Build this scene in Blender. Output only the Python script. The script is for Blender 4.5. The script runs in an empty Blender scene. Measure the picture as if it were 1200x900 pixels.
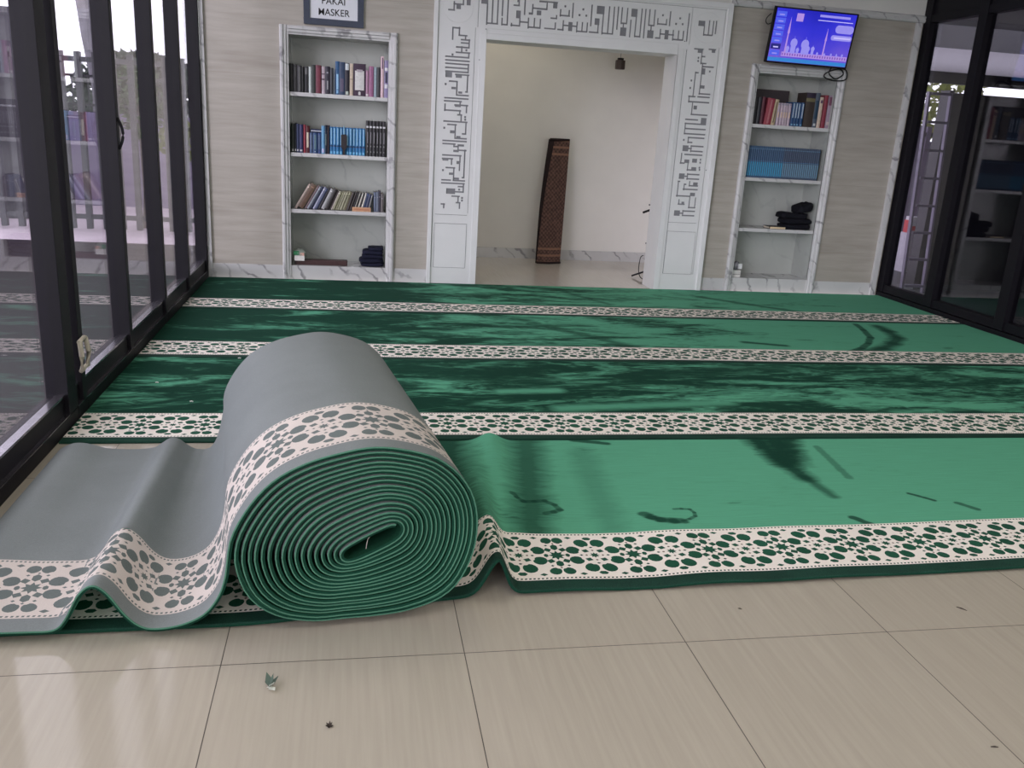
import bpy, bmesh, math, random
from mathutils import Vector, Matrix
from mathutils.geometry import delaunay_2d_cdt
random.seed(7)
C = bpy.context.scene.collection
PI = math.pi
rad = math.radians

# ------------------------------------------------------------------ materials
def new_mat(name):
    m = bpy.data.materials.new(name); m.use_nodes = True
    nt = m.node_tree
    return m, nt, nt.nodes['Principled BSDF']

def N(nt, kind, **kw):
    n = nt.nodes.new(kind)
    for k, v in kw.items():
        if k.startswith('i_'): n.inputs[k[2:].replace('_', ' ')].default_value = v
        else: setattr(n, k, v)
    return n

def coords(nt, scale=(1, 1, 1), rot=(0, 0, 0)):
    g = N(nt, 'ShaderNodeNewGeometry'); mp = N(nt, 'ShaderNodeMapping')
    mp.inputs['Scale'].default_value = scale; mp.inputs['Rotation'].default_value = rot
    nt.links.new(g.outputs['Position'], mp.inputs['Vector'])
    return mp.outputs['Vector']

def noise(nt, vec, scale, detail=4, rough=0.55, dist=0.0):
    n = N(nt, 'ShaderNodeTexNoise'); n.inputs['Scale'].default_value = scale
    n.inputs['Detail'].default_value = detail; n.inputs['Roughness'].default_value = rough
    n.inputs['Distortion'].default_value = dist
    nt.links.new(vec, n.inputs['Vector'])
    return n.outputs['Fac']

def ramp(nt, fac, stops):
    r = N(nt, 'ShaderNodeValToRGB')
    el = r.color_ramp.elements
    while len(el) > 1: el.remove(el[-1])
    el[0].position = stops[0][0]; el[0].color = col4(stops[0][1])
    for p, c in stops[1:]:
        e = el.new(p); e.color = col4(c)
    nt.links.new(fac, r.inputs['Fac'])
    return r.outputs['Color']

def col4(c):
    if isinstance(c, (int, float)): c = (c, c, c)
    return (c[0], c[1], c[2], 1)

def mixc(nt, fac, a, b):
    m = N(nt, 'ShaderNodeMix', data_type='RGBA')
    if isinstance(fac, (int, float)): m.inputs[0].default_value = fac
    else: nt.links.new(fac, m.inputs[0])
    for i, v in ((6, a), (7, b)):
        if isinstance(v, (tuple, list)): m.inputs[i].default_value = col4(v)
        else: nt.links.new(v, m.inputs[i])
    return m.outputs[2]

def mth(nt, op, a, b=None, c=None, clamp=False):
    m = N(nt, 'ShaderNodeMath', operation=op); m.use_clamp = clamp
    for i, v in enumerate((a, b, c)):
        if v is None: continue
        if isinstance(v, (int, float)): m.inputs[i].default_value = v
        else: nt.links.new(v, m.inputs[i])
    return m.outputs[0]

def bump(nt, bs, h, strength=0.2, dist=0.002):
    b = N(nt, 'ShaderNodeBump'); b.inputs['Strength'].default_value = strength
    b.inputs['Distance'].default_value = dist
    nt.links.new(h, b.inputs['Height']); nt.links.new(b.outputs[0], bs.inputs['Normal'])

def sr(r, g, b):
    def f(v):
        v /= 255.0
        return v / 12.92 if v <= 0.04045 else ((v + 0.055) / 1.055) ** 2.4
    return (f(r), f(g), f(b))

def plain(name, c, rough=0.6, metal=0.0, var=0.12, scale=25, coat=0.0, bmp=0.0):
    m, nt, bs = new_mat(name)
    v = coords(nt); f = noise(nt, v, scale)
    lo = tuple(x * (1 - var) for x in c); hi = tuple(min(1, x * (1 + var)) for x in c)
    nt.links.new(ramp(nt, f, [(0.3, lo), (0.7, hi)]), bs.inputs['Base Color'])
    bs.inputs['Roughness'].default_value = rough; bs.inputs['Metallic'].default_value = metal
    bs.inputs['Coat Weight'].default_value = coat
    if bmp: bump(nt, bs, f, bmp)
    return m

def emit(name, c, s=1.0):
    m, nt, bs = new_mat(name)
    v = coords(nt); f = noise(nt, v, 60, 2)
    nt.links.new(ramp(nt, f, [(0.2, tuple(x * .92 for x in c)), (0.8, c)]), bs.inputs['Emission Color'])
    bs.inputs['Emission Strength'].default_value = s
    bs.inputs['Base Color'].default_value = (0.01, 0.01, 0.012, 1)
    bs.inputs['Roughness'].default_value = 0.35
    return m

# floor tiles: 0.6 m, joints found at x = 0.29 + 0.6 k, y = 1.928 + 0.6 k
def tile_mat(name, c1, c2, joint):
    m, nt, bs = new_mat(name)
    g = N(nt, 'ShaderNodeNewGeometry'); sp = N(nt, 'ShaderNodeSeparateXYZ')
    nt.links.new(g.outputs['Position'], sp.inputs[0])
    def line(o, off):
        a = mth(nt, 'DIVIDE', mth(nt, 'SUBTRACT', o, off), 0.6)
        f = mth(nt, 'FRACT', a)
        d = mth(nt, 'ABSOLUTE', mth(nt, 'SUBTRACT', f, 0.5))
        return mth(nt, 'GREATER_THAN', d, 0.5 - 0.0021), mth(nt, 'FLOOR', a)
    lx, ix = line(sp.outputs[0], 0.29); ly, iy = line(sp.outputs[1], 1.928)
    j = mth(nt, 'MAXIMUM', lx, ly)
    v = coords(nt, (75, 3.0, 1)); f = noise(nt, v, 1.0, 4, 0.5)
    v2 = coords(nt, (3, 1.1, 1)); f2 = noise(nt, v2, 1.3, 3)
    ff = mth(nt, 'ADD', mth(nt, 'MULTIPLY', f, 0.7), mth(nt, 'MULTIPLY', f2, 0.3))
    # slight change from tile to tile
    h = mth(nt, 'FRACT', mth(nt, 'MULTIPLY', mth(nt, 'SINE', mth(nt, 'ADD', mth(nt, 'MULTIPLY', ix, 12.9), mth(nt, 'MULTIPLY', iy, 78.2))), 437.5))
    ff = mth(nt, 'ADD', ff, mth(nt, 'MULTIPLY', mth(nt, 'SUBTRACT', h, 0.5), 0.10))
    base = ramp(nt, ff, [(0.2, c1), (0.8, c2)])
    nt.links.new(mixc(nt, j, base, joint), bs.inputs['Base Color'])
    r = mth(nt, 'MULTIPLY_ADD', j, 0.4, 0.085)
    nt.links.new(r, bs.inputs['Roughness'])
    bs.inputs['IOR'].default_value = 1.5
    bump(nt, bs, mth(nt, 'SUBTRACT', 1.0, j), 0.4, 0.0015)
    return m

def travertine(name, a, b, vein):
    m, nt, bs = new_mat(name)
    v = coords(nt, (1.6, 1.6, 17)); f = noise(nt, v, 1.3, 6, 0.6, 0.3)
    v2 = coords(nt, (0.8, 0.8, 7)); f2 = noise(nt, v2, 1.1, 3)
    base = ramp(nt, f, [(0.32, a), (0.66, b)])
    dk = ramp(nt, f2, [(0.60, (0, 0, 0)), (0.72, (1, 1, 1))])
    c = mixc(nt, mth(nt, 'MULTIPLY', dk, 0.35), base, vein)
    # slab joints (real open joints between the stone panels)
    g = N(nt, 'ShaderNodeNewGeometry'); sp = N(nt, 'ShaderNodeSeparateXYZ'); nt.links.new(g.outputs['Position'], sp.inputs[0])
    zz = mth(nt, 'ABSOLUTE', mth(nt, 'SUBTRACT', mth(nt, 'FRACT', mth(nt, 'DIVIDE', mth(nt, 'ADD', sp.outputs[2], 0.22), 0.6)), 0.5))
    j = mth(nt, 'GREATER_THAN', zz, 0.4975)
    nt.links.new(mixc(nt, mth(nt, 'MULTIPLY', j, 0.5), c, vein), bs.inputs['Base Color'])
    bs.inputs['Roughness'].default_value = 0.38
    return m

def marble(name, base, vein, amt=0.6, scale=2.0, rough=0.22):
    m, nt, bs = new_mat(name)
    v = coords(nt, (1, 1, 1), (0.3, 0.7, 0.2))
    w = N(nt, 'ShaderNodeTexWave'); w.inputs['Scale'].default_value = scale
    w.inputs['Distortion'].default_value = 9; w.inputs['Detail'].default_value = 4; w.inputs['Detail Scale'].default_value = 1.6
    nt.links.new(v, w.inputs['Vector'])
    f = noise(nt, v, scale * 2.2, 5)
    k = mth(nt, 'MULTIPLY', ramp(nt, w.outputs['Fac'], [(0.0, 1), (0.14, 0)]), ramp(nt, f, [(0.42, 0), (0.62, 1)]))
    soft = ramp(nt, noise(nt, v, scale, 3), [(0.35, tuple(x * .9 for x in base)), (0.65, base)])
    nt.links.new(mixc(nt, mth(nt, 'MULTIPLY', k, amt), soft, vein), bs.inputs['Base Color'])
    bs.inputs['Roughness'].default_value = rough
    return m

def pile_mat(name, bright, dark, bias, marks=(), seed=0.0, sheen_xg=0.0):
    """velvet pile: brushed light / dark patches, stretched along x, plus footprints, other marks and a painted left-right sheen"""
    m, nt, bs = new_mat(name)
    g = N(nt, 'ShaderNodeNewGeometry')
    mp = N(nt, 'ShaderNodeMapping'); mp.inputs['Scale'].default_value = (0.85, 3.0, 1)
    mp.inputs['Rotation'].default_value = (0, 0, 0.22); mp.inputs['Location'].default_value = (seed, seed * 1.7, 0)
    nt.links.new(g.outputs['Position'], mp.inputs['Vector'])
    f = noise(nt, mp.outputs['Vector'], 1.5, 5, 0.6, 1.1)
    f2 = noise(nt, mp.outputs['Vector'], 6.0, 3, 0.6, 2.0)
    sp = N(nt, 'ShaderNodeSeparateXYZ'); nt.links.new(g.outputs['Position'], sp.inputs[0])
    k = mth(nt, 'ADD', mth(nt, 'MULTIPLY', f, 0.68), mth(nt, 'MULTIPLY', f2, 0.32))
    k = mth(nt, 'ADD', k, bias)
    if sheen_xg: k = mth(nt, 'ADD', k, mth(nt, 'MULTIPLY', mth(nt, 'SUBTRACT', sp.outputs[0], 1.6), sheen_xg))  # darker towards the left: view-dependent sheen put into the pile colour
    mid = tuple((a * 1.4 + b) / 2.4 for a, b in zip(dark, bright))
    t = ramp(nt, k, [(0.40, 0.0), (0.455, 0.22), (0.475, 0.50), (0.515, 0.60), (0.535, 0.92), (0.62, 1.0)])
    # marks: capsules (x0, y0, x1, y1, r, strength)
    for (x0, y0, x1, y1, r, s) in marks:
        dx, dy = x1 - x0, y1 - y0; L2 = dx * dx + dy * dy + 1e-6
        px = mth(nt, 'SUBTRACT', sp.outputs[0], x0); py = mth(nt, 'SUBTRACT', sp.outputs[1], y0)
        h = mth(nt, 'DIVIDE', mth(nt, 'ADD', mth(nt, 'MULTIPLY', px, dx), mth(nt, 'MULTIPLY', py, dy)), L2, clamp=True)
        ax = mth(nt, 'SUBTRACT', px, mth(nt, 'MULTIPLY', h, dx)); ay = mth(nt, 'SUBTRACT', py, mth(nt, 'MULTIPLY', h, dy))
        d = mth(nt, 'SQRT', mth(nt, 'ADD', mth(nt, 'MULTIPLY', ax, ax), mth(nt, 'MULTIPLY', ay, ay)))
        d = mth(nt, 'ADD', d, mth(nt, 'MULTIPLY', mth(nt, 'SUBTRACT', f2, 0.5), r * 1.0))
        e = mth(nt, 'MULTIPLY', mth(nt, 'SUBTRACT', 1.0, mth(nt, 'DIVIDE', mth(nt, 'SUBTRACT', d, r * (0.6 if r < .03 else 0.25)), r * (0.5 if r < .03 else 1.0)), clamp=True), abs(s))
        e = mth(nt, 'MINIMUM', mth(nt, 'MAXIMUM', e, 0.0), abs(s))
        if s > 0: t = mth(nt, 'MULTIPLY', t, mth(nt, 'SUBTRACT', 1.0, e))
        else: t = mth(nt, 'MAXIMUM', t, e)
    fine = noise(nt, coords(nt, (6, 160, 1)), 1.0, 3)
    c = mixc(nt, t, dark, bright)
    c2 = N(nt, 'ShaderNodeHueSaturation'); nt.links.new(c, c2.inputs['Color'])
    nt.links.new(mth(nt, 'MULTIPLY_ADD', fine, 0.35, 0.82), c2.inputs['Value'])
    nt.links.new(c2.outputs[0], bs.inputs['Base Color'])
    bs.inputs['Roughness'].default_value = 0.85
    bs.inputs['Sheen Weight'].default_value = 0.05; bs.inputs['Sheen Roughness'].default_value = 0.4
    bs.inputs['Sheen Tint'].default_value = (0.35, 0.9, 0.6, 1)
    bs.inputs['Specular IOR Level'].default_value = 0.08
    bump(nt, bs, noise(nt, coords(nt), 350, 2), 0.25, 0.002)
    return m

def woven(name, c, var=0.12, rough=0.85, s=420, spec=0.2):
    m, nt, bs = new_mat(name)
    f = noise(nt, coords(nt, (1, 1, 1)), s, 2); f2 = noise(nt, coords(nt), 5, 4)
    k = mth(nt, 'ADD', mth(nt, 'MULTIPLY', f, 0.6), mth(nt, 'MULTIPLY', f2, 0.4))
    nt.links.new(ramp(nt, k, [(0.35, tuple(x * (1 - var) for x in c)), (0.65, tuple(x * (1 + var) for x in c))]), bs.inputs['Base Color'])
    bs.inputs['Roughness'].default_value = rough
    bs.inputs['Specular IOR Level'].default_value = spec
    bump(nt, bs, f, 0.3, 0.0015)
    return m

def glass_mat(name, tint, extra=0.0):
    m, nt, bs = new_mat(name)
    nt.nodes.remove(bs)
    out = nt.nodes['Material Output']
    tr = N(nt, 'ShaderNodeBsdfTransparent')
    f = noise(nt, coords(nt), 1.2, 2)
    nt.links.new(ramp(nt, f, [(0.3, tint), (0.7, tuple(x * .97 for x in tint))]), tr.inputs['Color'])
    gl = N(nt, 'ShaderNodeBsdfGlossy'); gl.inputs['Roughness'].default_value = 0.0
    gl.inputs['Color'].default_value = (1, 1, 1, 1)
    fr = N(nt, 'ShaderNodeFresnel')
    ge = N(nt, 'ShaderNodeNewGeometry')
    nt.links.new(mth(nt, 'MULTIPLY_ADD', ge.outputs['Backfacing'], 1 / 1.5 - 1.5, 1.5), fr.inputs['IOR'])
    mx = N(nt, 'ShaderNodeMixShader')
    nt.links.new(mth(nt, 'ADD', fr.outputs[0], extra, clamp=True), mx.inputs[0])
    nt.links.new(tr.outputs[0], mx.inputs[1]); nt.links.new(gl.outputs[0], mx.inputs[2])
    nt.links.new(mx.outputs[0], out.inputs['Surface'])
    return m

M = {}
M['tile'] = tile_mat('floor_tile', sr(170, 162, 147), sr(186, 178, 163), sr(72, 66, 58))
M['tile_niche'] = tile_mat('niche_tile', sr(205, 198, 188), sr(220, 214, 205), sr(150, 145, 138))
M['trav'] = travertine('wall_stone', sr(163, 156, 146), sr(178, 172, 163), sr(140, 132, 121))
M['marble'] = marble('white_marble', sr(205, 204, 204), sr(120, 118, 122), 0.8, 2.6)
M['marble_in'] = marble('shelf_marble', sr(180, 183, 178), sr(140, 142, 142), 0.4, 2.0)
M['white_wall'] = plain('white_plaster', sr(214, 212, 208), 0.7, var=0.03, scale=4)
M['panel'] = plain('portal_white', sr(222, 222, 222), 0.45, var=0.02, scale=6)
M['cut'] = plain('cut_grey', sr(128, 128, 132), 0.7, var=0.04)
M['niche_wall'] = plain('niche_plaster', sr(232, 229, 224), 0.7, var=0.02, scale=4)
M['ceil'] = plain('ceiling_white', sr(225, 223, 220), 0.8, var=0.02, scale=4)
M['black'] = plain('black_aluminium', (0.006, 0.005, 0.008), 0.5, 0.0, 0.1); M['black'].node_tree.nodes['Principled BSDF'].inputs['Specular IOR Level'].default_value = 0.22
M['glint'] = plain('glint_aluminium', (0.30, 0.28, 0.32), 0.22, 0.9, 0.1)  # for added bright metal strips that stand for sky glint on the ledges
M['black_in'] = plain('black_rubber', (0.006, 0.006, 0.007), 0.7)
M['glassL'] = glass_mat('window_glass', (0.955, 0.935, 0.985), 0.0)  # faint lavender tint stands for lens flare
M['glassR'] = glass_mat('tinted_glass', (0.80, 0.78, 0.84), 0.0)
bright = (0.110, 0.385, 0.240); dark = (0.003, 0.036, 0.021)
KUFIC = {"left":[[755,1932,767,2027],[755,2016,820,2028],[806,1964,818,2031],[805,1964,877,1976],[857,1934,869,1976],[825,1933,901,1945],[887,1878,899,1947],[826,1910,898,1922],[789,1877,898,1889],[830,1839,842,1891],[788,1838,905,1850],[888,1804,900,1851],[707,1803,899,1815],[865,1856,881,1872],[757,1817,773,1833],[708,1776,904,1788],[709,1751,901,1763],[888,1697,900,1765],[710,1721,899,1733],[711,1693,898,1705],[714,1654,768,1698],[797,1655,846,1680],[791,1673,905,1685],[886,1547,898,1686],[876,1547,899,1559],[743,1620,816,1632],[803,1519,815,1632],[765,1567,802,1585],[821,1537,854,1553],[803,1519,908,1531],[711,1594,727,1610],[711,1493,907,1505],[709,1470,854,1482],[834,1444,846,1481],[793,1443,906,1455],[887,1391,899,1456],[799,1434,847,1451],[714,1397,726,1456],[712,1400,851,1412],[834,1370,846,1413],[819,1369,861,1381],[847,1317,859,1380],[710,1315,906,1327],[888,1225,900,1327],[863,1224,899,1236],[877,1353,893,1369],[878,1333,894,1349],[712,1261,728,1277],[742,1291,821,1303],[803,1187,815,1304],[767,1230,807,1253],[819,1199,854,1212],[803,1187,906,1199],[708,1165,907,1177],[709,1141,817,1153],[798,1122,810,1152],[797,1123,842,1135],[832,1131,886,1148],[832,1098,844,1136],[799,1085,845,1103],[839,1095,908,1107],[888,880,900,1109],[876,880,898,892],[710,1052,869,1064],[851,1003,863,1065],[829,992,857,1016],[849,938,861,1001],[714,1014,763,1033],[708,1025,801,1037],[783,982,795,1037],[741,954,821,966],[804,854,816,966],[771,903,807,922],[813,867,856,884],[803,854,907,866],[713,930,729,946],[710,855,790,867],[709,831,905,843],[888,764,900,842],[847,807,897,819],[828,764,899,776],[852,781,868,797],[753,751,828,796],[798,728,868,740],[848,678,860,739],[835,677,876,689],[862,633,874,688],[879,715,895,731],[879,694,895,710],[732,633,744,674],[712,661,748,673]],"top":[[974,2212,1029,2300],[1018,2061,1030,2219],[1059,2069,1071,2306],[1101,2070,1113,2306],[1018,2069,1115,2081],[1137,2134,1149,2306],[1138,2066,1150,2124],[1140,2068,1192,2080],[1180,2069,1192,2306],[1228,2215,1281,2227],[1267,2216,1279,2274],[1257,2245,1267,2263],[1254,2128,1291,2185],[1280,2071,1292,2135],[1212,2068,1292,2080],[1215,2064,1227,2092],[1314,2156,1326,2306],[1288,2098,1357,2110],[1349,2059,1361,2140],[1397,2067,1409,2142],[1445,2066,1457,2139],[1355,2064,1455,2077],[1377,2167,1389,2242],[1353,2162,1387,2179],[1384,2206,1494,2218],[1417,2163,1455,2198],[1432,2258,1490,2270],[1435,2260,1584,2272],[1545,2223,1581,2264],[1491,2205,1503,2267],[1413,2204,1501,2216],[1530,2144,1586,2156],[1573,2144,1585,2176],[1484,2066,1576,2077],[1567,2069,1579,2121],[1603,2166,1615,2222],[1673,2170,1685,2221],[1602,2170,1688,2182],[1636,2237,1652,2253],[1702,2163,1714,2276],[1784,2226,1800,2242],[1756,2182,1772,2198],[1812,2182,1828,2198],[1631,2063,1643,2143],[1591,2065,1645,2077],[1633,2099,1756,2111],[1679,2066,1714,2133],[1744,2059,1756,2141],[1787,2065,1799,2140],[1828,2066,1840,2141],[1744,2064,1836,2076],[1856,2114,1868,2275],[1902,2210,1968,2271],[1954,2060,1966,2218],[2000,2064,2012,2274],[2041,2066,2053,2275],[1957,2065,2050,2076],[1892,2128,1933,2177],[1918,2066,1930,2135],[1850,2065,1933,2077],[2074,2105,2086,2278],[2106,2149,2118,2276],[2151,2151,2163,2275],[2107,2151,2163,2163],[2126,2120,2138,2161],[2109,2062,2162,2126],[2189,2211,2242,2272],[2228,2059,2240,2218],[2271,2060,2283,2279],[2233,2061,2279,2073],[2186,2056,2198,2190],[2303,2056,2315,2279],[2337,2153,2349,2279],[2381,2154,2393,2279],[2338,2153,2394,2165],[2360,2116,2372,2164],[2337,2062,2392,2122],[2411,2166,2423,2219],[2485,2170,2497,2217],[2411,2169,2499,2181],[2447,2234,2463,2250],[2512,2164,2524,2277],[2595,2222,2611,2238],[2565,2178,2581,2194],[2621,2180,2637,2196],[2441,2062,2453,2139],[2406,2062,2454,2074],[2444,2095,2567,2107],[2485,2063,2520,2135],[2551,2058,2563,2140],[2597,2061,2609,2139],[2638,2063,2650,2139],[2555,2061,2646,2074],[2672,2059,2684,2275],[2763,2186,2823,2227],[2812,2114,2824,2196],[2852,2117,2864,2236],[2888,2119,2900,2234],[2816,2116,2896,2128],[2912,2133,2924,2236],[718,2143,772,2155],[758,2144,770,2214],[757,2188,842,2200],[782,2158,817,2194],[829,2191,841,2249],[860,2191,892,2255]],"right":[[2750,2004,2834,2016],[2783,1981,2830,2007],[2817,1894,2829,1988],[2819,1949,2856,1961],[2816,1896,2873,1908],[2789,1935,2805,1951],[2789,1910,2805,1926],[2904,1990,2938,2015],[2876,2009,2943,2021],[2833,1656,2845,1901],[2839,1872,2941,1884],[2845,1816,2871,1865],[2901,1836,2917,1852],[2845,1706,2880,1731],[2831,1658,2937,1670],[2780,1631,2792,1835],[2780,1821,2815,1833],[2749,1755,2765,1771],[2746,1696,2762,1712],[2744,1632,2811,1644],[2748,1588,2760,1645],[2747,1591,2937,1603],[2824,1633,2937,1645],[2784,1490,2796,1598],[2801,1537,2834,1568],[2782,1490,2935,1502],[2739,1448,2856,1460],[2879,1415,2931,1474],[2738,1415,2888,1427],[2741,1332,2753,1428],[2749,1374,2934,1386],[2740,1333,2935,1345],[2779,1303,2932,1315],[2781,1260,2793,1316],[2780,1264,2829,1276],[2740,1279,2756,1295],[2744,1196,2799,1244],[2790,1214,2830,1226],[2815,1190,2827,1248],[2813,1235,2932,1247],[2812,1194,2931,1206],[2766,1164,2931,1176],[2737,1090,2749,1181],[2733,1092,2781,1104],[2772,1100,2819,1129],[2803,1035,2815,1108],[2842,1106,2889,1139],[2909,1126,2925,1142],[2909,1101,2925,1117],[2842,1044,2889,1069],[2907,1059,2923,1075],[2910,1041,2926,1057],[2801,1038,2891,1050],[2739,966,2792,1012],[2786,984,2823,996],[2810,960,2822,1018],[2808,1002,2925,1014],[2807,964,2927,976],[2736,814,2748,951],[2733,939,2759,951],[2730,818,2862,830],[2791,871,2803,930],[2794,917,2817,929],[2785,876,2925,888],[2837,906,2849,953],[2835,907,2924,919],[2874,914,2919,943],[2857,826,2905,855],[2854,721,2866,832],[2851,723,2922,735],[2907,723,2919,816],[2759,748,2771,796],[2755,748,2821,760],[2788,756,2816,776],[2731,654,2787,701],[2778,672,2819,684],[2805,653,2817,707],[2804,692,2923,704],[2803,654,2921,666]]}
SKY, LAMP_FILL, SUN, EXPO, NICHE_FILL = 2.6, 11.5, 1.6, 0.05, 24.0  # the ceiling and niche lamps are unseen, added fill
def arc(pts, r, s):
    P_ = [Vector((p[0], p[1], 0)) for p in pts]; o_ = []
    for i in range(len(P_) - 1):
        p0, p1, p2, p3 = P_[max(i - 1, 0)], P_[i], P_[i + 1], P_[min(i + 2, len(P_) - 1)]
        for k in (0, 1):
            t = k / 2; o_.append(0.5 * ((2 * p1) + (p2 - p0) * t + (2 * p0 - 5 * p1 + 4 * p2 - p3) * t * t + (3 * p1 - p0 - 3 * p2 + p3) * t ** 3))
    pts = o_ + [P_[-1]]
    return [(a[0], a[1], b[0], b[1], r, s) for a, b in zip(pts[:-1], pts[1:])]
marks_strip = (arc([(0.58, 2.87), (0.61, 2.81), (0.69, 2.82), (0.73, 2.745), (0.67, 2.715)], 0.014, 0.6)
    + arc([(1.023, 2.689), (1.069, 2.638), (1.144, 2.627)], 0.024, 0.75) + arc([(1.144, 2.627), (1.206, 2.666), (1.206, 2.723), (1.148, 2.726)], 0.009, 0.6)
    + [(1.80, 3.47, 1.80, 3.16, 0.075, 0.97), (1.90, 3.47, 1.83, 3.2, 0.10, 0.97), (1.96, 3.46, 1.88, 3.28, 0.07, 0.9), (1.80, 3.16, 1.81, 3.0, 0.055, 0.9), (1.81, 3.02, 1.83, 2.82, 0.03, 0.7), (1.80, 2.63, 1.84, 2.57, 0.02, 0.85),
       (2.16, 2.83, 2.22, 2.76, 0.012, 0.85), (2.30, 2.73, 2.34, 2.67, 0.016, 0.7), (0.95, 3.455, 1.09, 3.41, 0.022, 0.85),
       (2.05, 3.35, 2.0, 3.0, 0.02, 0.45), (0.40, 3.6, 0.34, 2.4, 0.12, 0.9), (0.74, 3.45, 0.56, 2.35, 0.09, 0.75), (0.95, 3.3, 0.88, 2.6, 0.07, 0.25)])  # last strokes: darker pile along both sides of the ridge
marks_near = [(0.15, 3.87, 0.61, 4.035, 0.05, 0.95), (0.61, 4.035, 1.29, 4.28, 0.045, 0.95), (1.29, 4.28, 2.61, 4.55, 0.035, 0.95),
    (0.3, 4.60, 1.0, 4.33, 0.16, 0.8), (1.5, 4.5, 2.6, 4.68, 0.09, 0.8), (0.75, 4.17, 1.05, 4.19, 0.05, -0.9), (1.0, 3.9, 1.9, 4.0, 0.06, -0.8)]
marks_mid = (arc([(3.799, 5.958), (3.661, 5.534), (3.391, 5.2), (3.148, 5.052)], 0.028, 0.8) + arc([(3.95, 5.907), (3.88, 5.542), (3.55, 5.203), (3.25, 5.053)], 0.065, 0.9)
    + [(2.592, 5.316, 2.85, 5.238, 0.035, 0.9), (1.93, 5.12, 2.09, 5.12, 0.05, 0.9), (1.15, 5.9, 1.8, 5.1, 0.06, 0.6)])
marks_far = [(2.9, 6.95, 3.6, 6.35, 0.05, 0.7), (1.7, 7.1, 2.0, 6.5, 0.04, 0.5)]
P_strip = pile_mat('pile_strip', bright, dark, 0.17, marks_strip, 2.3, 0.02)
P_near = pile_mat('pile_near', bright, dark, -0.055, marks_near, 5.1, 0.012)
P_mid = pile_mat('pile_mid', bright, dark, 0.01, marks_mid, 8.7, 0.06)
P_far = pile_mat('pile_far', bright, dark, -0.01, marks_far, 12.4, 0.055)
CREAM = woven('band_cream', sr(242, 234, 225), 0.04)
CELL = woven('band_cell_green', (0.012, 0.085, 0.048), 0.3)
CELLD = woven('band_cell_dark', (0.010, 0.045, 0.030), 0.4)
RED = woven('band_red', (0.12, 0.05, 0.04), 0.2)
BACK = woven('carpet_backing', (0.186, 0.208, 0.205), 0.10, rough=0.6, s=300, spec=0.35)
BACKCREAM = woven('backing_cream', sr(206, 196, 188), 0.06, rough=0.7)
BACKCELL = woven('backing_cell', (0.13, 0.155, 0.148), 0.12, rough=0.7)
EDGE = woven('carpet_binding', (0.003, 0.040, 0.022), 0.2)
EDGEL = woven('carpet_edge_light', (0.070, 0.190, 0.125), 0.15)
SHADE_PILE = woven('pile_hollow_shade', (0.004, 0.045, 0.022), 0.3)  # inner-turn pile, darkened in colour for the shade inside the roll

# ------------------------------------------------------------------ objects
def link(o):
    C.objects.link(o); return o

def tag(o, label=None, cat=None, group=None, kind=None):
    if label: o['label'] = label
    if cat: o['category'] = cat
    if group: o['group'] = group
    if kind: o['kind'] = kind
    return o

def empty(name, loc, label=None, cat=None, group=None, rz=0):
    o = bpy.data.objects.new(name, None); o.location = loc; o.rotation_euler = (0, 0, rz)
    o.empty_display_size = 0.05
    link(o); return tag(o, label, cat, group)

def wloc(o):
    v = Vector((0, 0, 0))
    while o is not None: v = v + o.location; o = o.parent
    return v

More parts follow.
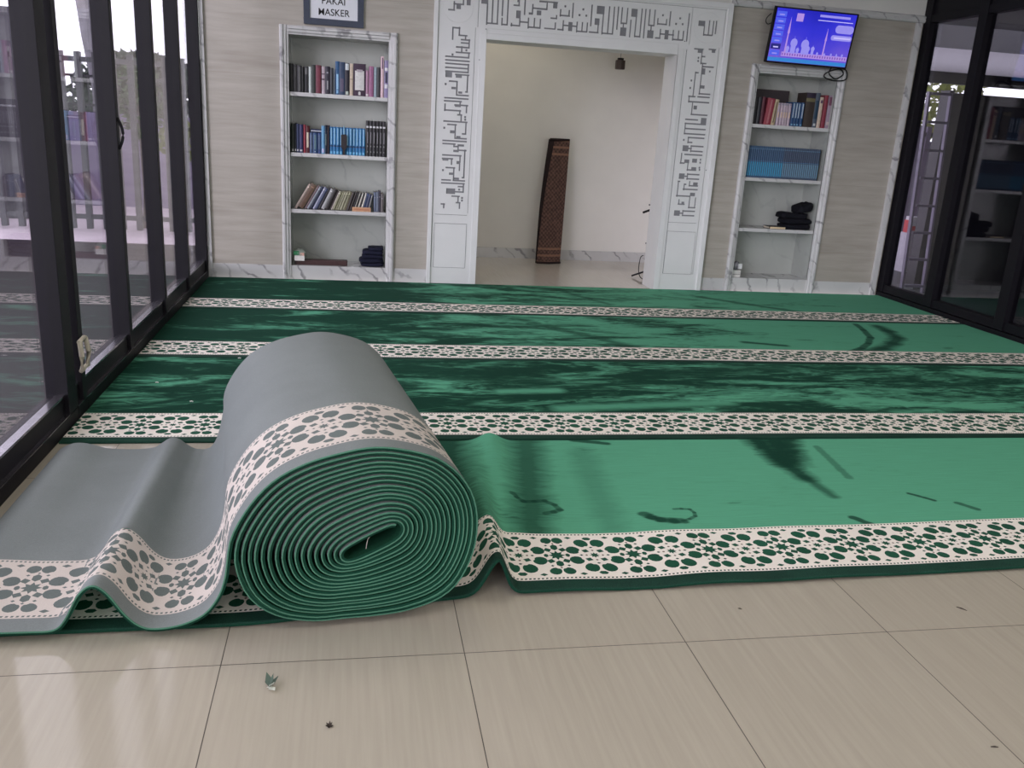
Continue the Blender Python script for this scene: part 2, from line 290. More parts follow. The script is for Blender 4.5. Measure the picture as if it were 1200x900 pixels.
class MB:
    """collects geometry (with a material slot per face), links it as one mesh object"""
    def __init__(s): s.v = []; s.f = []; s.m = []
    def face(s, pts, mi=0):
        n = len(s.v); s.v += [tuple(p) for p in pts]; s.f.append(tuple(range(n, n + len(pts)))); s.m.append(mi)
    def box(s, x0, y0, z0, x1, y1, z1, mi=0, M_=None):
        p = [(x, y, z) for z in (z0, z1) for y in (y0, y1) for x in (x0, x1)]
        if M_ is not None: p = [tuple(M_ @ Vector(q)) for q in p]
        n = len(s.v); s.v += p
        for q in ((0, 2, 3, 1), (4, 5, 7, 6), (0, 1, 5, 4), (2, 6, 7, 3), (0, 4, 6, 2), (1, 3, 7, 5)):
            s.f.append(tuple(n + i for i in q)); s.m.append(mi)
        return s
    def prism(s, poly, a, b, axis='y', mi=0, M_=None):
        """poly: 2D outline; extruded from a to b along axis"""
        def P(p, t):
            if axis == 'y': q = (p[0], t, p[1])
            elif axis == 'z': q = (p[0], p[1], t)
            else: q = (t, p[0], p[1])
            return tuple(M_ @ Vector(q)) if M_ is not None else q
        n = len(s.v); k = len(poly)
        s.v += [P(p, a) for p in poly] + [P(p, b) for p in poly]
        s.f.append(tuple(range(n, n + k))); s.m.append(mi)
        s.f.append(tuple(range(n + 2 * k - 1, n + k - 1, -1))); s.m.append(mi)
        for i in range(k):
            j = (i + 1) % k
            s.f.append((n + i, n + k + i, n + k + j, n + j)); s.m.append(mi)
        return s
    def tube(s, pts, r, seg=8, mi=0, cap=True):
        pts = [Vector(p) for p in pts]; rings = []
        for i, p in enumerate(pts):
            t = (pts[min(i + 1, len(pts) - 1)] - pts[max(i - 1, 0)]).normalized()
            u = t.cross(Vector((0, 0, 1)));
            if u.length < 1e-3: u = t.cross(Vector((1, 0, 0)))
            u.normalize(); w = t.cross(u)
            rr = r[i] if isinstance(r, (list, tuple)) else r
            n = len(s.v)
            s.v += [tuple(p + (u * math.cos(2 * PI * k / seg) + w * math.sin(2 * PI * k / seg)) * rr) for k in range(seg)]
            rings.append(n)
        for a, b in zip(rings[:-1], rings[1:]):
            for k in range(seg):
                s.f.append((a + k, a + (k + 1) % seg, b + (k + 1) % seg, b + k)); s.m.append(mi)
        if cap:
            s.f.append(tuple(rings[0] + k for k in range(seg))[::-1]); s.m.append(mi)
            s.f.append(tuple(rings[-1] + k for k in range(seg))); s.m.append(mi)
        return s
    def build(s, name, mats, parent=None, smooth=False, bevel=0, weld=False, origin=None):
        me = bpy.data.meshes.new(name)
        if parent is not None: off = wloc(parent)
        elif origin is not None: off = Vector(origin)
        else:
            xs = [p[0] for p in s.v]; yy = [p[1] for p in s.v]; zs = [p[2] for p in s.v]
            off = Vector(((min(xs) + max(xs)) / 2, (min(yy) + max(yy)) / 2, min(zs)))
        me.from_pydata([tuple(Vector(p) - off) for p in s.v], [], s.f)
        if not isinstance(mats, (list, tuple)): mats = [mats]
        for m in mats: me.materials.append(m)
        me.polygons.foreach_set('material_index', s.m)
        bm = bmesh.new(); bm.from_mesh(me)
        if weld or bevel: bmesh.ops.remove_doubles(bm, verts=bm.verts, dist=1e-5)
        bmesh.ops.recalc_face_normals(bm, faces=bm.faces)
        if bevel:
            es = [e for e in bm.edges if len(e.link_faces) == 2 and e.calc_face_angle(0) > 0.5]
            bmesh.ops.bevel(bm, geom=es, offset=bevel, segments=2, profile=0.7, affect='EDGES', clamp_overlap=True)
        if smooth:
            for f in bm.faces: f.smooth = True
        bm.to_mesh(me); bm.free()
        if smooth:
            try: me.set_sharp_from_angle(angle=rad(40))
            except Exception: pass
        o = bpy.data.objects.new(name, me)
        link(o)
        if parent is not None: o.parent = parent
        else: o.location = off
        return o

def copy_tree(o, parent=None):
    c = o.copy(); C.objects.link(c)
    if parent is not None: c.parent = parent
    for ch in list(o.children): copy_tree(ch, c)
    return c

def catmull(pts, n):
    """n samples per segment"""
    out = []
    P = [Vector(p) for p in pts]
    for i in range(len(P) - 1):
        p0 = P[max(i - 1, 0)]; p1 = P[i]; p2 = P[i + 1]; p3 = P[min(i + 2, len(P) - 1)]
        for k in range(n):
            t = k / n
            out.append(0.5 * ((2 * p1) + (p2 - p0) * t + (2 * p0 - 5 * p1 + 4 * p2 - p3) * t * t + (3 * p1 - p0 - 3 * p2 + p3) * t ** 3))
    out.append(P[-1]); return out

# ------------------------------------------------------------------ carpet
PER = 0.26; BW = 0.30   # pattern period and width of the patterned band
def star(cx, cy, r1, r2, n=8, a0=0.0):
    return [(cx + (r1 if k % 2 == 0 else r2) * math.cos(a0 + PI * k / n), cy + (r1 if k % 2 == 0 else r2) * math.sin(a0 + PI * k / n)) for k in range(2 * n)]
def blob(cx, cy, ang, L, W_, notch=0.35):
    """rounded cell pointing away from ang+pi with a notch on the inner side"""
    out = []
    for k in range(14):
        a = 2 * PI * k / 14
        rx = L * (1 - notch * math.exp(-((a - PI) / 0.42) ** 2)); x = rx * math.cos(a)
        y = W_ * math.sin(a) * (0.9 + 0.12 * math.cos(a)); out.append((cx + x * math.cos(ang) - y * math.sin(ang), cy + x * math.sin(ang) + y * math.cos(ang)))
    return out
def poly(cx, cy, rx, ry, n, a0=0.0, rot=0.0):
    o = []
    for k in range(n):
        a = a0 + 2 * PI * k / n; x = rx * math.cos(a); y = ry * math.sin(a)
        o.append((cx + x * math.cos(rot) - y * math.sin(rot), cy + x * math.sin(rot) + y * math.cos(rot)))
    return o
def cells():
    """(polygon, material index) for one period centred at u=0..PER, v=0..BW"""
    out = []; cy = BW / 2
    # rosette in the middle
    cx = PER / 2
    out.append((star(cx, cy, 0.0175, 0.0095), 1))
    for k in range(8):
        a = rad(22.5 + 45 * k); r_ = 1.0
        x, y = cx + 0.0715 * math.cos(a), cy + 0.0845 * math.sin(a)
        hor = abs(math.cos(a)) > .7
        out.append((blob(x, y, a, 0.0285 if not hor else 0.0255, 0.0262 if not hor else 0.0275, 0.30), 1))
    for k in range(4):
        a = rad(45 + 90 * k); out.append((poly(cx + 0.0355 * math.cos(a), cy + 0.0395 * math.sin(a), 0.0138, 0.0122, 4, 0.4 + a), 1))
        a = rad(90 * k); out.append((poly(cx + 0.0275 * math.cos(a), cy + 0.031 * math.sin(a), 0.0050, 0.0045, 4, a), 3))
        a = rad(90 * k); out.append((poly(cx + 0.045 * math.cos(a), cy + 0.052 * math.sin(a), 0.0065, 0.005, 4, a), 2))
    # big star shared by two periods
    for bx in (0, PER):
        out.append((star(bx, cy, 0.0300, 0.0170), 1))
        for sx in (-1, 1):
            out.append((poly(bx + sx * 0.0315 + sx * .0035, cy + .0, 0.0085, 0.0085, 6), 2) if False else (poly(bx + sx * 0.0375, cy, 0.0085, 0.0115, 6, PI / 2), 1))
            for sy in (-1, 1):
                out.append((poly(bx + sx * 0.0265, cy + sy * 0.0365, 0.0152, 0.0142, 4, PI / 4, 0.5 * sx * sy), 1))
                out.append((blob(bx + sx * 0.0215, cy + sy * 0.0985, sy * PI / 2 + sx * 0.5, 0.0225, 0.0220, 0.25), 1))
                out.append((poly(bx + sx * 0.0275, cy + sy * 0.0665, 0.0062, 0.0052, 4), 2))
        for sy in (-1, 1):
            out.append((poly(bx, cy + sy * 0.0535, 0.0140, 0.0195, 6, PI / 2), 1))
            out.append((poly(bx, cy + sy * 0.079, 0.005, 0.0045, 4), 3))
    for sy in (-1, 1):
        out.append((poly(cx, cy + sy * 0.112, 0.0160, 0.0110, 6), 1))
        for sx in (-1, 1): out.append((poly(cx + sx * .066, cy + sy * 0.1185, 0.0130, 0.0085, 4), 1))
    # chain of little slots along both borders
    n = 20; d = PER / n
    for i in range(n):
        for vb in (0.009, BW - 0.009):
            x = (i + 0.5) * d
            out.append(([(x - 0.0042, vb - 0.0035), (x + 0.0026, vb - 0.0035), (x + 0.0042, vb + 0.0035), (x - 0.0026, vb + 0.0035)], 2))
    return out
def clip(pl, x0, x1):
    for (lim, sgn) in ((x0, 1), (x1, -1)):
        o = []
        for i in range(len(pl)):
            a = pl[i]; b = pl[(i + 1) % len(pl)]
            ia = sgn * (a[0] - lim) >= 0; ib = sgn * (b[0] - lim) >= 0
            if ia: o.append(a)
            if ia != ib:
                t = (lim - a[0]) / (b[0] - a[0]); o.append((lim, a[1] + t * (b[1] - a[1])))
        pl = o
        if len(pl) < 3: return []
    return pl
def inside(p, pl):
    r = False; x, y = p; j = len(pl) - 1
    for i in range(len(pl)):
        a = pl[i]; b = pl[j]
        if (a[1] > y) != (b[1] > y) and x < (b[0] - a[0]) * (y - a[1]) / (b[1] - a[1]) + a[0]: r = not r
        j = i
    return r
def make_period():
    vs = []; fs = []
    cl = []
    for pl, mi in cells():
        q = clip(pl, 0.0, PER)
        if len(q) >= 3 and max(p[0] for p in q) - min(p[0] for p in q) > 1e-4: cl.append((q, mi))
    NG = 12
    # grid lines keep the triangles small enough to follow folds
    edges = []
    def addv(x, y): vs.append(Vector((x, y))); return len(vs) - 1
    ys = [BW * k / 12 for k in range(13)]
    for i in range(NG + 1):
        prev = None
        for yy in ys:
            k = addv(PER * i / NG, yy)
            if prev is not None: edges.append((prev, k))
            prev = k
    for jy in (0, 12):
        for i in range(NG): edges.append((i * 13 + jy, (i + 1) * 13 + jy))
    for q, mi in cl:
        ids = [addv(*p) for p in q]; fs.append(ids)
    r = delaunay_2d_cdt(vs, edges, fs, 0, 1e-6)
    V, F = r[0], r[2]
    tris = []
    boxes = [(min(p[0] for p in q), max(p[0] for p in q), min(p[1] for p in q), max(p[1] for p in q), q, mi) for q, mi in cl]
    for f in F:
        cx = sum(V[i][0] for i in f) / len(f); cy = sum(V[i][1] for i in f) / len(f)
        mi = 0
        for x0, x1, y0, y1, q, m_ in boxes:
            if x0 <= cx <= x1 and y0 <= cy <= y1 and inside((cx, cy), q): mi = m_; break
        tris.append((tuple(f), mi))
    return [(v[0], v[1]) for v in V], tris
PERIOD = make_period()

def add_band(mb, S, u0, u1, v0, mats_off, off):
    """S(u, v, d): surface point offset d along the normal"""
    V, T = PERIOD
    nper = int(math.ceil((u1 - u0) / PER))
    for k in range(nper):
        base = u0 + k * PER
        if base + PER > u1 + 1e-6: continue
        n = len(mb.v)
        mb.v += [tuple(S(base + x, v0 + y, off)) for x, y in V]
        for f, mi in T:
            mb.f.append(tuple(n + i for i in f)); mb.m.append(mats_off + mi)

def add_grid(mb, S, us, vs_, off, mi, flip=False):
    n = len(mb.v); w = len(vs_)
    for u in us:
        for v in vs_: mb.v.append(tuple(S(u, v, off)))
    for i in range(len(us) - 1):
        for j in range(w - 1):
            q = (n + i * w + j, n + (i + 1) * w + j, n + (i + 1) * w + j + 1, n + i * w + j + 1)
            mb.f.append(q[::-1] if flip else q); mb.m.append(mi)
def frange(a, b, step):
    n = max(1, int(round((b - a) / step))); return [a + (b - a) * i / n for i in range(n + 1)]
# ------------------------------------------------------------------ camera (calibrated)
def make_camera():
    yaw, pit, rol, f = rad(10.908), rad(16.383), rad(3.482), 1019.06
    cy, sy, cp, sp, cr, s_ = math.cos(yaw), math.sin(yaw), math.cos(pit), math.sin(pit), math.cos(rol), math.sin(rol)
    fw = Vector((sy * cp, cy * cp, -sp)); rt = Vector((cy, -sy, 0)); up = rt.cross(fw)
    r2 = cr * rt + s_ * up; u2 = -s_ * rt + cr * up
    cam = bpy.data.cameras.new('camera'); o = bpy.data.objects.new('camera', cam); link(o)
    m = Matrix((r2, u2, -fw)).transposed().to_4x4(); m.translation = (0, 0, 1.3)
    o.matrix_world = m
    cam.sensor_width = 36; cam.sensor_fit = 'HORIZONTAL'; cam.lens = 36 * f / 1200
    cam.clip_end = 300
    bpy.context.scene.camera = o
make_camera()
XL, XR, YB, YF, ZC = -1.14, 4.80, 7.30, -3.6, 3.0

def struct(mb, name, mats, parent=None, **kw):
    o = mb.build(name, mats, parent, **kw)
    if parent is None: o['kind'] = 'structure'
    return o

# floor, ceiling, rear wall
struct(MB().box(XL - .12, YF, -0.06, XR + .1, YB - 0.03, 0), 'floor', M['tile'])
struct(MB().box(XL - .12, YF, ZC, XR + .1, YB + .1, ZC + .12), 'ceiling', M['ceil'])
w = MB(); w.box(XL - .12, YF - .15, 0, XL + .7, YF, ZC); w.box(XR - .7, YF - .15, 0, XR + .1, YF, ZC); w.box(XL + .7, YF - .15, 2.5, XR - .7, YF, ZC)
struct(w, 'wall_rear', M['trav'])

# back wall around two book recesses and the portal
w = MB()
LX0, LX1, RX0, RX1 = -0.525, 0.305, 3.325, 4.115
PX0, PX1 = 0.615, 3.045
for (x0, x1, z0, z1) in ((XL, LX0, 0, 2.36), (LX0, LX1, 1.92, 2.36), (LX1, PX0, 0, 2.36), (PX1, RX0, 0, 2.36), (RX0, RX1, 1.90, 2.36), (RX1, XR, 0, 2.36)):
    w.box(x0, YB, z0, x1, YB + .14, z1)
struct(w, 'wall_back', M['trav'])
w = MB(); w.box(XL, YB + .004, 2.36, XR, YB + .14, ZC)
struct(w, 'wall_upper', M['white_wall'])
# stone rail on the wall
w = MB(); w.prism([(YB + .004, 2.36), (YB - .018, 2.365), (YB - .026, 2.38), (YB - .02, 2.395), (YB - .026, 2.41), (YB + .004, 2.425)], XL, PX0, 'x')
w.prism([(YB + .004, 2.36), (YB - .018, 2.365), (YB - .026, 2.38), (YB - .02, 2.395), (YB - .026, 2.41), (YB + .004, 2.425)], PX1, XR, 'x')
struct(w, 'trim_1', M['marble'])
w = MB(); w.box(4.725, YB - .028, 0, 4.775, YB + .002, 2.36)
struct(w, 'trim_2', M['marble'], bevel=.006)
w = MB(); w.box(-1.135, YB - .025, 0, -1.105, YB + .002, 2.36)
struct(w, 'trim_3', M['marble'], bevel=.005)
w = MB()
for (x0, x1) in ((-1.105, -.556), (.336, PX0), (PX1, 3.285), (4.155, 4.725)):
    w.box(x0, YB - .008, 0, x1, YB + .002, .118)
struct(w, 'baseboard_back', M['marble'])

# the room behind the portal
w = MB()
w.box(.72, 8.95, 0, 3.28, 9.05, 2.75); w.box(.62, 7.60, 0, .72, 9.05, 2.75); w.box(3.24, 7.60, 0, 3.30, 9.05, 2.75)
w.box(PX1 - .02, 7.52, 0, 3.30, 7.60, 2.75)
struct(w, 'wall_niche', M['niche_wall'])
struct(MB().box(.62, 7.44, 2.75, 3.30, 9.05, 2.85), 'ceiling_niche', M['ceil'])
struct(MB().box(.60, YB - .03, -0.06, 3.30, 9.05, 0.0), 'floor_niche', M['tile_niche'])
w = MB(); w.box(.72, 8.93, 0, 3.24, 8.95, .10); w.box(.72, 7.6, 0, .74, 8.93, .10); w.box(3.22, 7.6, 0, 3.24, 8.93, .10)
struct(w, 'baseboard_niche', M['marble'])

# ------------------------------------------------------------------ portal
def build_portal():
    YP = 7.262
    root = empty('portal', (1.83, YP, 0), 'wide white carved portal with angular script framing the niche in the back wall', 'portal')
    def panel(x0, z0, x1, z1, rects, name):
        """front panel with cut-outs 9 mm deep, grey behind"""
        vs = []; fs = []; edges = []
        def rect(a, b, c, d):
            i = len(vs); vs.extend([Vector((a, b)), Vector((c, b)), Vector((c, d)), Vector((a, d))]); return [i, i + 1, i + 2, i + 3]
        fs.append(rect(x0, z0, x1, z1))
        for r in rects: fs.append(rect(*r))
        R = delaunay_2d_cdt(vs, [], fs, 1, 1e-6)
        V, F = R[0], R[2]
        mb = MB(); ecount = {}
        st = []
        for f in F:
            cx = sum(V[i][0] for i in f) / len(f); cz = sum(V[i][1] for i in f) / len(f)
            cut = any(a < cx < c and b < cz < d for a, b, c, d in rects)
            st.append(cut)
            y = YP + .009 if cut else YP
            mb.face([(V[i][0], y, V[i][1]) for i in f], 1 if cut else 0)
            for a, b in zip(f, f[1:] + f[:1] if isinstance(f, list) else list(f[1:]) + [f[0]]):
                ecount.setdefault((min(a, b), max(a, b)), []).append(cut)
        for (a, b), l in ecount.items():
            if len(l) == 2 and l[0] != l[1]:
                p, q = V[a], V[b]
                mb.face([(p[0], YP, p[1]), (q[0], YP, q[1]), (q[0], YP + .009, q[1]), (p[0], YP + .009, p[1])], 0)
        # body behind
        mb.box(x0, YP + .0095, z0, x1, 7.56, z1, 0)
        for (a, b, c, d) in ((x0, z0, x0, z1), (x1, z0, x1, z1), (x0, z0, x1, z0), (x0, z1, x1, z1)):
            mb.face([(a, YP, b), (c, YP, d), (c, YP + .01, d), (a, YP + .01, b)], 0)
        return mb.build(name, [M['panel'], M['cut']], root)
    def R(l): return [tuple(q / 1000 for q in r) for r in l]
    g = 0.0018
    def outl(x0, z0, x1, z1):
        return [(x0 - g, z0, x0 + g, z1), (x1 - g, z0, x1 + g, z1), (x0, z0 - g, x1, z0 + g), (x0, z1 - g, x1, z1 + g)]
    left = R(KUFIC['left']); top = R(KUFIC['top']); right = R(KUFIC['right'])
    corner_r = [r for r in top if r[0] > 2.70]; corner_l = [r for r in top if r[2] < .85]
    mid = [r for r in top if not (r[0] > 2.70 or r[2] < .85)]
    ZL = 2.037
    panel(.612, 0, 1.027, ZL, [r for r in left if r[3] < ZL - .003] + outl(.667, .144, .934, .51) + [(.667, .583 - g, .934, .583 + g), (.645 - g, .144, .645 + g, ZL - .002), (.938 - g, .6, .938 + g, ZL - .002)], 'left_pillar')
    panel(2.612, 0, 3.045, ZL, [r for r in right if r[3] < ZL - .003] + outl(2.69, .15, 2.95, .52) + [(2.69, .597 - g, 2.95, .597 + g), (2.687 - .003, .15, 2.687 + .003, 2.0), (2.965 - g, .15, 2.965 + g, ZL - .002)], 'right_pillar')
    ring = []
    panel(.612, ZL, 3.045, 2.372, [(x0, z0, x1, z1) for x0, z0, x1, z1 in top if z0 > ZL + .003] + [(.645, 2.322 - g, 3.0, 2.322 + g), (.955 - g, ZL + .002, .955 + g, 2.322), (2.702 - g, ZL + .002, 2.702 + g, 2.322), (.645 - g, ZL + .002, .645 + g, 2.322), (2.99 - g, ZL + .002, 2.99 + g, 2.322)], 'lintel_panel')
    # plain lintel beam under the script
    mb = MB(); mb.box(1.027, YP + .004, 1.955, 2.612, 7.56, ZL)
    mb.build('lintel_beam', M['panel'], root, bevel=.003)
    # raised outer rim and inner architrave
    mb = MB()
    mb.box(3.008, YP - .014, 0, 3.047, YP + .001, 2.374); mb.box(.610, YP - .014, 0, .642, YP + .001, 2.374); mb.box(.642, YP - .014, 2.335, 3.008, YP + .001, 2.374)
    mb.build('outer_rim', M['panel'], root, bevel=.003)
    mb = MB()
    mb.box(2.612, YP - .006, 0, 2.662, YP + .001, 2.0); mb.box(.977, YP - .006, 0, 1.027, YP + .001, 2.0)
    mb.box(1.027, YP - .006, 1.955, 2.612, YP + .005, 2.0)
    mb.build('architrave', M['panel'], root, bevel=.003)
    # circular grooves round the two corner emblems
    for cx, nm in ((2.845, 'emblem_ring'), (.797, 'emblem_ring')):
        mb = MB(); cz = 2.178
        pts = [(cx + .118 * math.cos(2 * PI * k / 48), YP + .0005, cz + .118 * math.sin(2 * PI * k / 48)) for k in range(49)]
        mb.tube(pts, .0022, 6, cap=False)
        mb.build(nm, M['panel'], root, smooth=True)
    # small fixing screws
    for x, z in ((.978, 1.80), (2.975, 1.05), (2.66, 2.06), (.632, .95), (1.02, 2.03)):
        mb = MB(); mb.tube([(x, YP - .009, z), (x, YP + .002, z)], .004, 8)
        mb.build('screw', M['cut'], root)
build_portal()

# ------------------------------------------------------------------ recessed bookshelves
def bookshelf(x0, x1, z0, z1, ox0, ox1, oz1, levels, label):
    root = empty('recessed_bookshelf', ((x0 + x1) / 2, YB, 0), label, 'bookshelf')
    D = YB + .30
    mb = MB()
    mb.box(x0 - .03, YB - .002, 0, x1 + .03, D, z0)            # plinth
    mb.build('plinth', M['marble'], root)
    mb = MB(); mb.box(x0 - .03, D, z0, x1 + .03, D + .02, z1 + .03); mb.build('back_panel', M['marble_in'], root)
    for a, b in ((x0 - .03, x0), (x1, x1 + .03)):
        mb = MB(); mb.box(a, YB - .004, z0, b, D, z1 + .03); mb.build('side_panel', M['marble_in'], root)
    mb = MB(); mb.box(x0, YB - .004, z1, x1, D, z1 + .03); mb.build('top_panel', M['marble_in'], root)
    for z in levels:
        mb = MB(); mb.box(x0 + .001, YB + .006, z - .03, x1 - .001, D - .001, z); mb.build('shelf', M['marble'], root, bevel=.004)
    # moulded stone surround, mitred
    for (a, b, s) in ((ox0, x0, 1), (ox1, x1, -1)):
        w_ = abs(b - a); mb = MB()
        prof = [(0, .004), (0, -.022), (w_ * .18, -.034), (w_ * .38, -.034), (w_ * .48, -.024), (w_ * .72, -.022), (w_ * .84, -.012), (w_, -.010), (w_, .004)]
        mb.prism([(a + s * p, YB + q) for p, q in prof], 0, oz1, 'z'); mb.build('surround_post', M['marble'], root)
    h = oz1 - z1; mb = MB()
    prof = [(0, .004), (0, -.022), (h * .18, -.034), (h * .38, -.034), (h * .48, -.024), (h * .72, -.022), (h * .84, -.012), (h, -.010), (h, .004)]
    mb.prism([(YB + q, oz1 - p) for p, q in prof], x0, x1, 'x'); mb.build('surround_head', M['marble'], root)
    return root
bookshelf(-.490, .270, .118, 1.885, -.556, .337, 1.95, (1.470, 1.014, .572), 'tall white marble bookshelf recessed in the back wall left of the portal')
bookshelf(3.355, 4.082, .126, 1.865, 3.287, 4.152, 1.935, (1.455, 1.008, .570), 'tall white marble bookshelf recessed in the back wall below the television')

# ------------------------------------------------------------------ glazed side walls
def bay(n, side, ya, yb, handle=None, wide=0.055, glass=None):
    """one glazed bay: ya (near) to yb (far); stile at its far end"""
    s = 1 if side == 'L' else -1
    X = XL if side == 'L' else XR
    def bx(mb, d0, d1, y0, y1, z0, z1): mb.box(min(X - s * d0, X - s * d1), y0, z0, max(X - s * d0, X - s * d1), y1, z1)
    root = empty('window_%d' % n, (X - s * .05, (ya + yb) / 2, 0)); root['kind'] = 'structure'
    mb = MB(); bx(mb, 0, .085, yb - wide, yb, 0.052, 2.9); mb.build('stile', M['black'], root, bevel=.003)
    if side == 'L':
        mb = MB(); bx(mb, 0, .12, ya, yb, 0, .05); bx(mb, .0, .014, ya, yb, .05, .06); mb.build('sill', M['black'], root, bevel=.003)
        mb = MB(); bx(mb, .018, .075, ya, yb - wide, .058, .138); mb.build('bottom_rail', M['black'], root, bevel=.004)
        top = 2.75
        mb = MB(); bx(mb, .014, .048, ya, yb - wide, .138, .147); mb.build('glint_strip', M['glint'], root)
        mb = MB(); bx(mb, .0, .020, ya, yb - .002, .0585, .0615); mb.build('sill_glint_strip', M['glint'], root)
    else:
        mb = MB(); bx(mb, 0, .10, ya, yb, 0, .045); mb.build('sill', M['black'], root, bevel=.003)
        mb = MB(); bx(mb, .012, .075, ya, yb - wide, .05, .12); mb.build('bottom_rail', M['black'], root, bevel=.004)
        top = 2.36
        mb = MB(); bx(mb, .02, .06, ya, yb - wide, 2.42, 2.9); mb.build('upper_panel', M['black'], root)
    mb = MB(); bx(mb, .006, .08, ya, yb - wide, top, top + .06); mb.build('top_rail', M['black'], root, bevel=.004)
    mb = MB(); bx(mb, .045, .051, ya - .004, yb - wide + .004, .13 if side == 'L' else .115, top + .01)
    mb.build('pane', glass, root)
    if handle is not None:
        mb = MB(); z = handle
        pts = [(X + s * (.0 + .022 * math.sin(PI * k / 10)), yb - .030, z + .075 * (k / 10 - .5) * 2) for k in range(11)]
        mb.tube(pts, .007, 8); mb.build('pull_handle', M['black'], root, smooth=True)
    return root
ysL = [7.30, 6.49, 5.67, 4.765, 3.905]
k = 1
for a, b in zip(ysL[1:], ysL[:-1]):
    bay(k, 'L', a, b, handle=(1.16 if k in (4,) else None), glass=M['glassL']); k += 1
meet = bay(k, 'L', 3.775, 3.905, glass=M['glassL']); k += 1
b6 = bay(k, 'L', 2.86, 3.765, wide=.11, handle=None, glass=M['glassL']); k += 1
for a, b in ((1.99, 2.86), (1.12, 1.99), (.25, 1.12), (-.62, .25), (-1.49, -.62), (-2.36, -1.49), (-3.6, -2.36)):
    bay(k, 'L', a, b, glass=M['glassL']); k += 1
# pale strap tied round the meeting stile
mb = MB()
for z, w_ in ((.205, .005), (.33, .005)):
    mb.tube([(XL + .012, 3.905 - .10, z), (XL + .02, 3.905 - .05, z + .012), (XL + .012, 3.905 - .005, z)], .009, 8)
mb.tube([(XL + .014, 3.905 - .092, .205), (XL + .020, 3.905 - .10, .27), (XL + .014, 3.905 - .092, .33)], .011, 8)
mb.tube([(XL + .014, 3.905 - .012, .205), (XL + .022, 3.905 - .004, .27), (XL + .014, 3.905 - .012, .33)], .011, 8)
strap = mb.build('door_pull', plain('pale_plastic', sr(205, 196, 178), .5), None, smooth=True)
tag(strap, 'small pale loop handle low on the black door stile of the left glass wall', 'handle')
ysR = [7.35, 6.60, 5.74, 4.88, 4.02, 3.16, 2.30, 1.44, .58, -.28, -1.14, -2.0, -3.6]
for i, (a, b) in enumerate(zip(ysR[1:], ysR[:-1])):
    bay(k, 'R', a, b, wide=.10 if i else .14, glass=M['glassR']); k += 1
w = MB(); w.box(XL - .1, YF, 2.9, XL, YB + .1, ZC); struct(w, 'wall_left', M['white_wall'])
w = MB(); w.box(XR, YF, 2.9, XR + .1, YB + .1, ZC); struct(w, 'wall_right', M['white_wall'])

# ------------------------------------------------------------------ carpets
TH = .011
def flat_carpet(yf, width, mat, label, group, zamp=.0015, seed=0.0, ph=0.0, xa=XL + .006, xb=XR - .006):
    root = empty('prayer_carpet', ((xa + xb) / 2, yf + width / 2, 0), label, 'carpet', group)
    L = xb - xa
    def S(u, v, off):
        z = TH + zamp * (math.sin(u * 3.1 + seed) * math.sin(v * 5 + seed * 2)) * min(1, (width - v) * 8)
        fe = math.exp(-(v / .04) ** 2)
        return Vector((xa + u, yf + v + .004 * math.sin(u * 1.7 + seed) + .0025 * math.sin(u * 6.1 + seed * 3) * fe, max(TH * .8, z + off)))
    nb = int(L / PER); ub = nb * PER
    mb = MB(); add_grid(mb, S, frange(0, L, .06), [BW + .05] + frange(BW + .05, width, .06)[1:], 0, 0)
    mb.build('pile', mat, root, smooth=True)
    mb = MB(); add_band(mb, S, 0, ub, .05, 0, .0003)
    # partial last period
    V, T = PERIOD; rest = L - ub
    n = len(mb.v); mb.v += [tuple(S(ub + min(x, rest), .05 + y, .0003)) for x, y in V]
    for f, mi in T:
        if min(V[i][0] for i in f) < rest - 1e-4: mb.f.append(tuple(n + i for i in f)); mb.m.append(mi)
    mb.build('patterned_band', [CREAM, CELL, CELLD, RED], root, smooth=True)
    mb = MB(); add_grid(mb, S, frange(0, L, .06), [0, .05], 0, 0)
    us = frange(0, L, .06)
    for a, b in zip(us[:-1], us[1:]):
        p, q = S(a, 0, 0), S(b, 0, 0)
        mb.face([p, q, (q[0], q[1] - .002, TH * .4), (p[0], p[1] - .002, TH * .4)], 0)
        mb.face([(p[0], p[1] - .002, TH * .4), (q[0], q[1] - .002, TH * .4), (q[0], q[1], 0), (p[0], p[1], 0)], 0)
        p, q = S(a, width, 0), S(b, width, 0)
        mb.face([p, q, (q[0], q[1], 0), (p[0], p[1], 0)], 0)
    mb.build('border', CELLD, root, smooth=True)
    return root
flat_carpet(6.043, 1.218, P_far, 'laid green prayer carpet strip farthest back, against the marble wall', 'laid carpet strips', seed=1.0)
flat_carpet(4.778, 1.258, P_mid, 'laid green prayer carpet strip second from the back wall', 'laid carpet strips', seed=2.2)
flat_carpet(3.478, 1.293, P_near, 'laid green prayer carpet strip just behind the partly rolled one', 'laid carpet strips', seed=3.7, zamp=.002)

